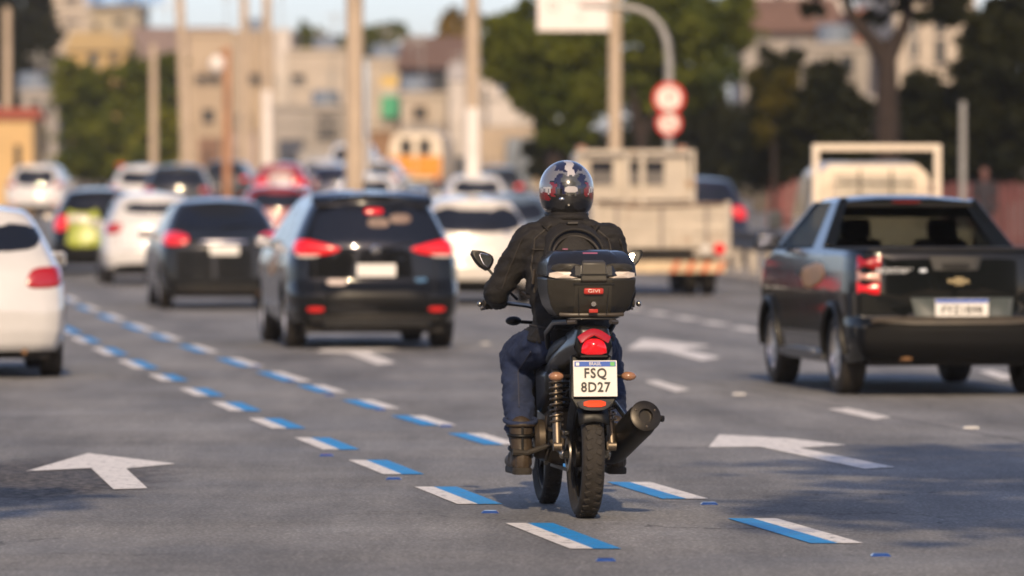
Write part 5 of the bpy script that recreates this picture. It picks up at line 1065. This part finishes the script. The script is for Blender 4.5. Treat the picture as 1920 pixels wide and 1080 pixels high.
for s_ in (-1, 1):
    f = (lambda s_: lambda u, v, o: Vector((s_ * u, -.203 - o + max(0, u - .15) * .55 + (u - .07) * .12, v)))(s_)
    MB().patch([(.066, .190), (.212, .190), (.208, .222), (.062, .222)], f, .006, cut=1, rad=(1, .95, .5)).build('reflector_strip', REFLW, case, smooth=30)
    MB().patch([(.066, .224), (.205, .224), (.19, .262), (.062, .262)], f, .003, cut=1, rad=(1, .95, .5)).build('lid_panel', CASE, case, smooth=30)
MB().loft([[(-.066, -.205, .165), (.066, -.205, .165), (.066, -.17, .165), (-.066, -.17, .165)], [(-.064, -.232, .178), (.064, -.232, .178), (.064, -.17, .178), (-.064, -.17, .178)], [(-.058, -.228, .265), (.058, -.228, .265), (.058, -.17, .265), (-.058, -.17, .265)], [(-.05, -.20, .278), (.05, -.20, .278), (.05, -.15, .278), (-.05, -.15, .278)]]).build('latch', mat('latch_dark', (.05, .045, .036), .4, vary=.15), case, bevel=.006)
MB().bb((-.068, -.236, .206), (.068, -.231, .212)).build('latch_groove', GAP, case)
MB().bb((-.10, -.218, .160), (.10, -.20, .170)).build('latch_shadow_gap', GAP, case)
MB().box((0, -.216, .128), (.048, .007, .015)).build('red_badge', mat('badge_red', (.42, .03, .02), .3, coat=.5), case, bevel=.008)
text('GIVI', .022, REFLW, case, facing(0, -.2245, .128), sx=1.5)
MB().lathe([(0, .001), (0, .012), (.012, .012)], (0, -.216, .066), 'Y', 16).build('lock', CHR, case)
MB().box((0, -.206, .032), (.022, .006, .009)).build('red_release', MATS['badge_red'], case, bevel=.003)
for x in (-.075, .075): MB().tube([(x, -.208, .16), (x * .9, -.190, .02)], .003, 6).build('mould_line', GAP, case)
MB().box((-.005, -.135, .305), (.036, .004, .010), Matrix.Rotation(R(-50), 3, 'X')).build('lid_badge', mat('badge_pink', (.32, .10, .17), .4), case)
MB().loft([cring(-.012, .13, -.10, .22), cring(.0, .155, -.13, .24)]).build('base_plate', BLK, case, bevel=.004)
MB().tube([(-.155, -.14, .014), (-.10, -.165, .012), (.10, -.165, .012), (.155, -.14, .014)], .010, 8).build('base_rim', mat('rim_brown', (.06, .048, .035), .4), case)

# ------------------------------------------------------------------ rider
rider = thing('person', 'rider in dark jacket, blue jeans and graphic helmet seated on the motorcycle', 'person', tuple(Matrix.Translation((BX, BD, 0)) @ Matrix.Rotation(BR, 4, 'Z') @ Vector((0, .50, .80))), BR)
O = Vector((0, .50, .80))
JACK = mat('jacket_cloth', (.0075, .0062, .0062), .8, vary=.25, scale=16, bump=.35, bscale=70)
JEAN = mat('jeans_denim', (.011, .021, .060), .85, vary=.35, scale=11, bump=.3, bscale=140)
BOOT = mat('boot_leather', (.040, .027, .016), .6, vary=.35, scale=12, bump=.25)
GLOV = mat('glove_black', (.012, .012, .012), .7, vary=.2)
segs = []
def seg(a, ra, b, rb): segs.append((Vector(a) - O, ra, Vector(b) - O, rb))
seg((-.085, .47, .875), .125, (.085, .47, .875), .125); seg((-.06, .47, .92), .135, (-.06, .49, 1.10), .135); seg((.06, .47, .92), .135, (.06, .49, 1.10), .135)
seg((-.085, .49, 1.10), .135, (-.10, .53, 1.28), .135); seg((.085, .49, 1.10), .135, (.10, .53, 1.28), .135); seg((-.185, .55, 1.355), .088, (.185, .55, 1.355), .088); seg((-.09, .545, 1.38), .09, (.09, .545, 1.38), .09)
seg((0, .56, 1.40), .085, (0, .60, 1.50), .070); seg((0, .62, 1.54), .078, (0, .645, 1.62), .085)
for s_ in (-1, 1):
    el = Vector((-.352, .63, 1.095)) if s_ < 0 else Vector((.285, .65, 1.10)); ha = Vector((s_ * .330, .875, 1.045))
    seg((s_ * .195, .55, 1.35), .088, el, .066); seg(el, .066, ha - Vector((0, .03, 0)), .046); seg(ha - Vector((0, .03, 0)), .044, ha, .036)
    hip = Vector((s_ * .10, .48, .865)); kn = Vector((s_ * .225, .83, .765)); an = Vector((s_ * .238, .575, .33))
    seg(hip, .115, kn, .088); seg(kn, .086, kn.lerp(an, .4), .080); seg(kn.lerp(an, .4), .080, kn.lerp(an, .82), .074); seg(kn.lerp(an, .82), .074, an, .05)
def cloth(c):
    p = c + O
    if p.z < .905 and (abs(p.x) > .10 or p.z < .82) and not (p.y < .5 and p.z > .86): return 1
    return 0
body = capsules('body', segs, [JACK, JEAN], rider, .012, cloth, 0, smooth_it=4)
for v in body.data.vertices:                       # cloth: diagonal creases, gathered at elbows, waist, knees
    p = v.co + O; leg = p.z < .86
    w1 = mnoise.noise(Vector((p.x * 7, p.y * 5, p.z * 15 + p.x * 9))); w2 = mnoise.noise(Vector((p.x * 15 + 5, p.y * 14, p.z * 34 - p.x * 20))); w3 = 1 - abs(mnoise.noise(Vector((p.x * 9, p.y * 8, p.z * 24 + p.y * 14)))) * 2
    v.co += v.normal * (.010 * w1 + .006 * w2 + .009 * max(0, w3) ** 2 - .004 + (.001 if not leg else .003))
# jacket hem, collar, sleeve seam
def ringtube(name, c, rx, ry, r, m, tilt=0., n=28):
    pts = [Vector(c) - O + Matrix.Rotation(tilt, 3, 'X') @ Vector((rx * math.cos(2 * math.pi * k / n), ry * math.sin(2 * math.pi * k / n), 0)) for k in range(n + 1)]
    return MB().tube(pts, r, 8).build(name, m, rider, smooth=60)
ringtube('jacket_hem', (0, .48, .865), .205, .135, .016, JACK, .12); ringtube('collar', (0, .585, 1.468), .080, .075, .022, JACK, -.3); ringtube('collar', (0, .575, 1.445), .092, .082, .02, JACK, -.3)
from mathutils.bvhtree import BVHTree
bvh = BVHTree.FromPolygons([v.co for v in body.data.vertices], [p.vertices for p in body.data.polygons])
def on_body(x, z, o=.002):
    h = bvh.ray_cast(Vector((x, .1, z)) - O, Vector((0, 1, 0)))
    return h[0] + h[1] * o if h[0] is not None else None
def seam_line(name, pts, r, m):
    q = []
    for (a, b), (c, d) in zip(pts, pts[1:]):
        for k in range(10): q.append(on_body(a + (c - a) * k / 10, b + (d - b) * k / 10))
    q = [p for p in q if p is not None]
    if len(q) > 2: MB().tube(q, r, 6).build(name, m, rider, smooth=60)
SEAM = mat('jacket_piping', (.024, .02, .017), .7)
for s_ in (-1, 1):
    seam_line('jacket_seam', [(s_ * .10, 1.43), (s_ * .185, 1.36), (s_ * .205, 1.22), (s_ * .19, 1.08)], .0045, SEAM)
    seam_line('sleeve_seam', [(s_ * .245, 1.36), (s_ * .30, 1.22), (s_ * .34, 1.10)], .004, SEAM)
    seam_line('trouser_seam', [(s_ * .20, .80), (s_ * .235, .70), (s_ * .245, .50)], .004, mat('denim_seam', (.025, .03, .055), .8))
seam_line('jacket_seam', [(-.20, 1.31), (0, 1.30), (.20, 1.31)], .0045, SEAM); seam_line('jacket_seam', [(-.20, .93), (-.10, .915), (0, .91)], .005, SEAM)
# gloves: palm, four curled fingers, thumb
for s_ in (-1, 1):
    hx, hy, hz = s_ * .330, .875, 1.045; g = []
    for k in range(4):
        x = hx + s_ * (-.033 + .022 * k); ln = (.9, 1.0, .97, .82)[k]
        pts = [(x, hy + .005, hz + .018), (x, hy + .040 * ln + .005, hz + .020), (x, hy + .058 * ln, hz - .008), (x, hy + .040 * ln, hz - .036)]
        for a, b in zip(pts, pts[1:]): g.append((Vector(a) - O, .0115, Vector(b) - O, .0105))
    for k in range(4):
        x = hx + s_ * (-.030 + .020 * k); g.append((Vector((hx * .98, hy - .04, hz + .004)) - O, .024, Vector((x, hy + .008, hz + .016)) - O, .016))
    th = [(hx - s_ * .03, hy - .03, hz), (hx - s_ * .055, hy - .002, hz - .012), (hx - s_ * .05, hy + .028, hz - .03)]
    for a, b in zip(th, th[1:]): g.append((Vector(a) - O, .013, Vector(b) - O, .011))
    capsules('glove', g, GLOV, rider, .006, smooth_it=2)
# boots
for s_ in (-1, 1):
    an = Vector((s_ * .238, .575, .33)); b = []
    q = lambda x, y, z: Vector((an.x + x, y, z)) - O
    b += [(q(0, .575, .42), .060, q(0, .57, .33), .056), (q(0, .57, .33), .056, q(0, .55, .255), .052), (q(-.008, .55, .250), .046, q(s_ * .012, .70, .245), .044), (q(s_ * .012, .70, .245), .044, q(s_ * .018, .79, .245), .036), (q(.008, .55, .25), .048, q(s_ * .012, .62, .27), .050)]
    bo = capsules('boot', b, BOOT, rider, .010, wrinkle=.003, smooth_it=3)
    sole = [(-.044, .50), (-.020, .485), (.020, .485), (.044, .50), (.046, .60), (.052, .74), (.034, .82), (-.010, .825), (-.040, .78), (-.042, .60)]
    MB().loft([[(an.x + x * k + (s_ * .010 if y > .65 else 0) - O.x, y - O.y, z - O.z) for x, y in sole] for z, k in ((.188, .96), (.196, 1.03), (.214, 1.03), (.222, .96))]).build('sole', RUB, bo, smooth=60)
    MB().loft([[(an.x + x * k - O.x, y - O.y, z - O.z) for x, y in ((-.046, .56), (-.030, .500), (0, .488), (.030, .500), (.046, .56), (0, .58))] for z, k in ((.218, 1.06), (.26, 1.04), (.30, .98))]).build('heel_counter', BOOT, bo, smooth=60, bevel=.006)
    ringtube('boot_strap', (an.x, .572, .385), .061, .061, .009, BLK, .1); ringtube('boot_strap', (an.x, .566, .315), .060, .064, .008, BLK, .25)
    MB().bb((an.x - .006 - O.x, .506 - O.y, .30 - O.z), (an.x + .006 - O.x, .520 - O.y, .43 - O.z)).build('boot_seam', BLK, bo, bevel=.003)
    ringtube('boot_cuff', (an.x, .578, .435), .062, .062, .014, BOOT)
    ringtube('jeans_hem', (an.x, .592, .455), .078, .078, .012, JEAN, .2)
# helmet
HM = [mat('helmet_black', (.012, .012, .013), .15, coat=1.), mat('helmet_silver', (.24, .24, .26), .2, .4, coat=1.), mat('helmet_blue', (.018, .020, .055), .18, coat=1.), mat('helmet_red', (.17, .008, .014), .2, coat=1.), mat('helmet_white', (.46, .44, .46), .2, coat=1.), mat('helmet_grey', (.06, .065, .065), .2, coat=1.)]
hc = Vector((0, .635, 1.610)) - O; nu, nv = 96, 56; vs = []; fs = []; mi = []
for i in range(nv + 1):
    ph = math.pi * i / nv
    for k in range(nu):
        th = 2 * math.pi * k / nu; sz = math.cos(ph); rad = math.sin(ph) if sz > 0 else max(0., 1 - abs(sz) ** 2.9) ** (1 / 2.9)
        sx, sy = rad * math.cos(th), rad * math.sin(th)
        w_ = .136; dpt = .165 + (.02 if sy > 0 else 0) * (1 - abs(sz)); h_ = .142 if sz > 0 else .146
        vs.append(hc + Vector((sx * w_, sy * dpt, sz * h_ + (.02 * sy if sz < 0 else 0))))
def hcol(x, y, z):     # x across (-1..1), z up, seen from behind
    x += .045 * math.sin(z * 19 + abs(x) * 5); z += .05 * math.sin(abs(x) * 13)
    ax2 = abs(x)
    if z < -.36: return 0
    if z < -.10: return 3 if ax2 > .74 else 0
    if z > .50 and ax2 < .13 + .02 * z: return 4
    if z > .60 and .13 < ax2 < .46: return 2 if (z < .84 or ax2 < .3) else 0
    if .50 < z < .62 and ax2 < .62 and ax2 > .13: return 1
    if .22 < z <= .50 and .30 < ax2 < .56: return 2
    if -.18 < z < .26 and .55 < ax2 < .71: return 3
    if ax2 > .68 and z > -.18: return 1 if (z > .05 or int(z * 30) % 2) else 4
    if z > .08 and ax2 < .34: return 5
    if z > -.05 and ax2 < .5: return 5 if ax2 < .2 else 2
    if z < -.02 and .2 < ax2 < .55: return 0
    return 0 if z < .3 else 1
for i in range(nv):
    for k in range(nu):
        ph = math.pi * (i + .5) / nv; th = 2 * math.pi * (k + .5) / nu
        if math.cos(ph) < -.86: continue
        fs.append((i * nu + k, (i + 1) * nu + k, (i + 1) * nu + (k + 1) % nu, i * nu + (k + 1) % nu)); mi.append(hcol(math.sin(ph) * math.cos(th), math.sin(ph) * math.sin(th), math.cos(ph)))
hb = MB(); hb.v = [tuple(p) for p in vs]; hb.f = fs; hb.m = mi; hel = hb.build('helmet', HM, rider, smooth=60)
MB().patch([(-.10, -.02), (.10, -.02), (.11, .05), (-.11, .05)], lambda u, v, o: hc + Vector((u, .182 + o - u * u * 3.2, v)), .006, cut=2).build('visor', GLASS, hel)
pts = [hc + Vector((.100 * math.cos(a), .122 * math.sin(a), -.126 + .014 * math.sin(a))) for a in [2 * math.pi * k / 30 for k in range(31)]]; MB().tube(pts, .012, 8).build('helmet_rim', BLK, hel, smooth=60)
for x in (-.045, 0): MB().ball(hc + Vector((x, -.152, -.052)), (.016, .012, .012), 12).build('vent', CHR, hel)
MB().patch([(-.035, -.02), (.035, -.02), (.030, .012), (-.030, .012)], lambda u, v, o: hc + Vector((u, -.163 - o + u * u * 3.0 + v * v * 2, v)), .006, cut=1).build('painted_glint', HM[4], hel)  # white patch paints in the sun's glint on the shell
# backpack
bpk = thing('backpack', 'dark backpack with curved bands on the rider between helmet and top case', 'backpack', tuple(Matrix.Translation((BX, BD, 0)) @ Matrix.Rotation(BR, 4, 'Z') @ Vector((0, .36, 1.02))), BR)
PACK = mat('backpack_cloth', (.011, .009, .0075), .75, vary=.22, scale=14, bump=.35, bscale=90)
BAND = mat('backpack_band', (.016, .0125, .010), .6, vary=.2, scale=20)
def pk_(z, w, y, dp): return [(-w, .12, z), (-w, y + .05, z), (-w * .72, y, z), (-w * .3, y - .015, z), (w * .3, y - .015, z), (w * .72, y, z), (w, y + .05, z), (w, .12, z)]
MB().loft([pk_(-.02, .11, .02, 0), pk_(.04, .145, -.03, 0), pk_(.14, .155, -.06, 0), pk_(.26, .150, -.05, 0), pk_(.35, .135, .0, 0), pk_(.40, .105, .06, 0), pk_(.42, .06, .10, 0)]).build('bag', PACK, bpk, bevel=.015, smooth=60, seg=3)
for r_, zc, w_ in ((.118, .255, BAND), (.098, .235, PACK), (.135, .275, PACK)):
    pts = [(r_ * math.cos(math.pi * k / 14), -.058 + .055 * (math.sin(math.pi * k / 14)) ** 2 + .0, zc + r_ * .85 * math.sin(math.pi * k / 14)) for k in range(15)]
    MB().tube(pts, .009, 8).build('curved_band', w_, bpk, smooth=60)
MB().box((-.055, -.055, .285), (.014, .008, .009)).build('pink_tab', MATS['badge_pink'], bpk, bevel=.003)
MB().tube([(-.03, .10, .40), (-.02, .06, .42), (.02, .06, .42), (.03, .10, .40)], .009, 8).build('carry_loop', BAND, bpk)
for s_ in (-1, 1):
    MB().tube([(s_ * .095, .11, .36), (s_ * .125, .12, .395), (s_ * .14, .20, .405), (s_ * .15, .30, .37)], [.022, .024, .024, .02], 8, flat=.5).build('shoulder_strap', PACK, bpk, smooth=60)
    MB().tube([(s_ * .15, .06, .06), (s_ * .21, .10, .05), (s_ * .235, .2, .07)], .010, 8).build('lower_strap', BAND, bpk, smooth=60)
MB().tube([(-.205, .02, .12), (-.20, .0, .19)], .008, 8).build('zip_pull', SPR, bpk)

# ------------------------------------------------------------------ thin city haze
hz = MB().bb((-3100, -140, -1.2), (3100, 5100, 62)).build('haze', [], None, smooth=0)
hm = bpy.data.materials.new('haze'); hm.use_nodes = True; n = hm.node_tree.nodes; n.clear()
pv = n.new('ShaderNodeVolumePrincipled'); pv.inputs['Color'].default_value = (.92, .90, .88, 1); pv.inputs['Density'].default_value = .00025; pv.inputs['Anisotropy'].default_value = .2
hm.node_tree.links.new(pv.outputs[0], n.new('ShaderNodeOutputMaterial').inputs['Volume']); hz.data.materials.append(hm); hz['kind'] = 'stuff'
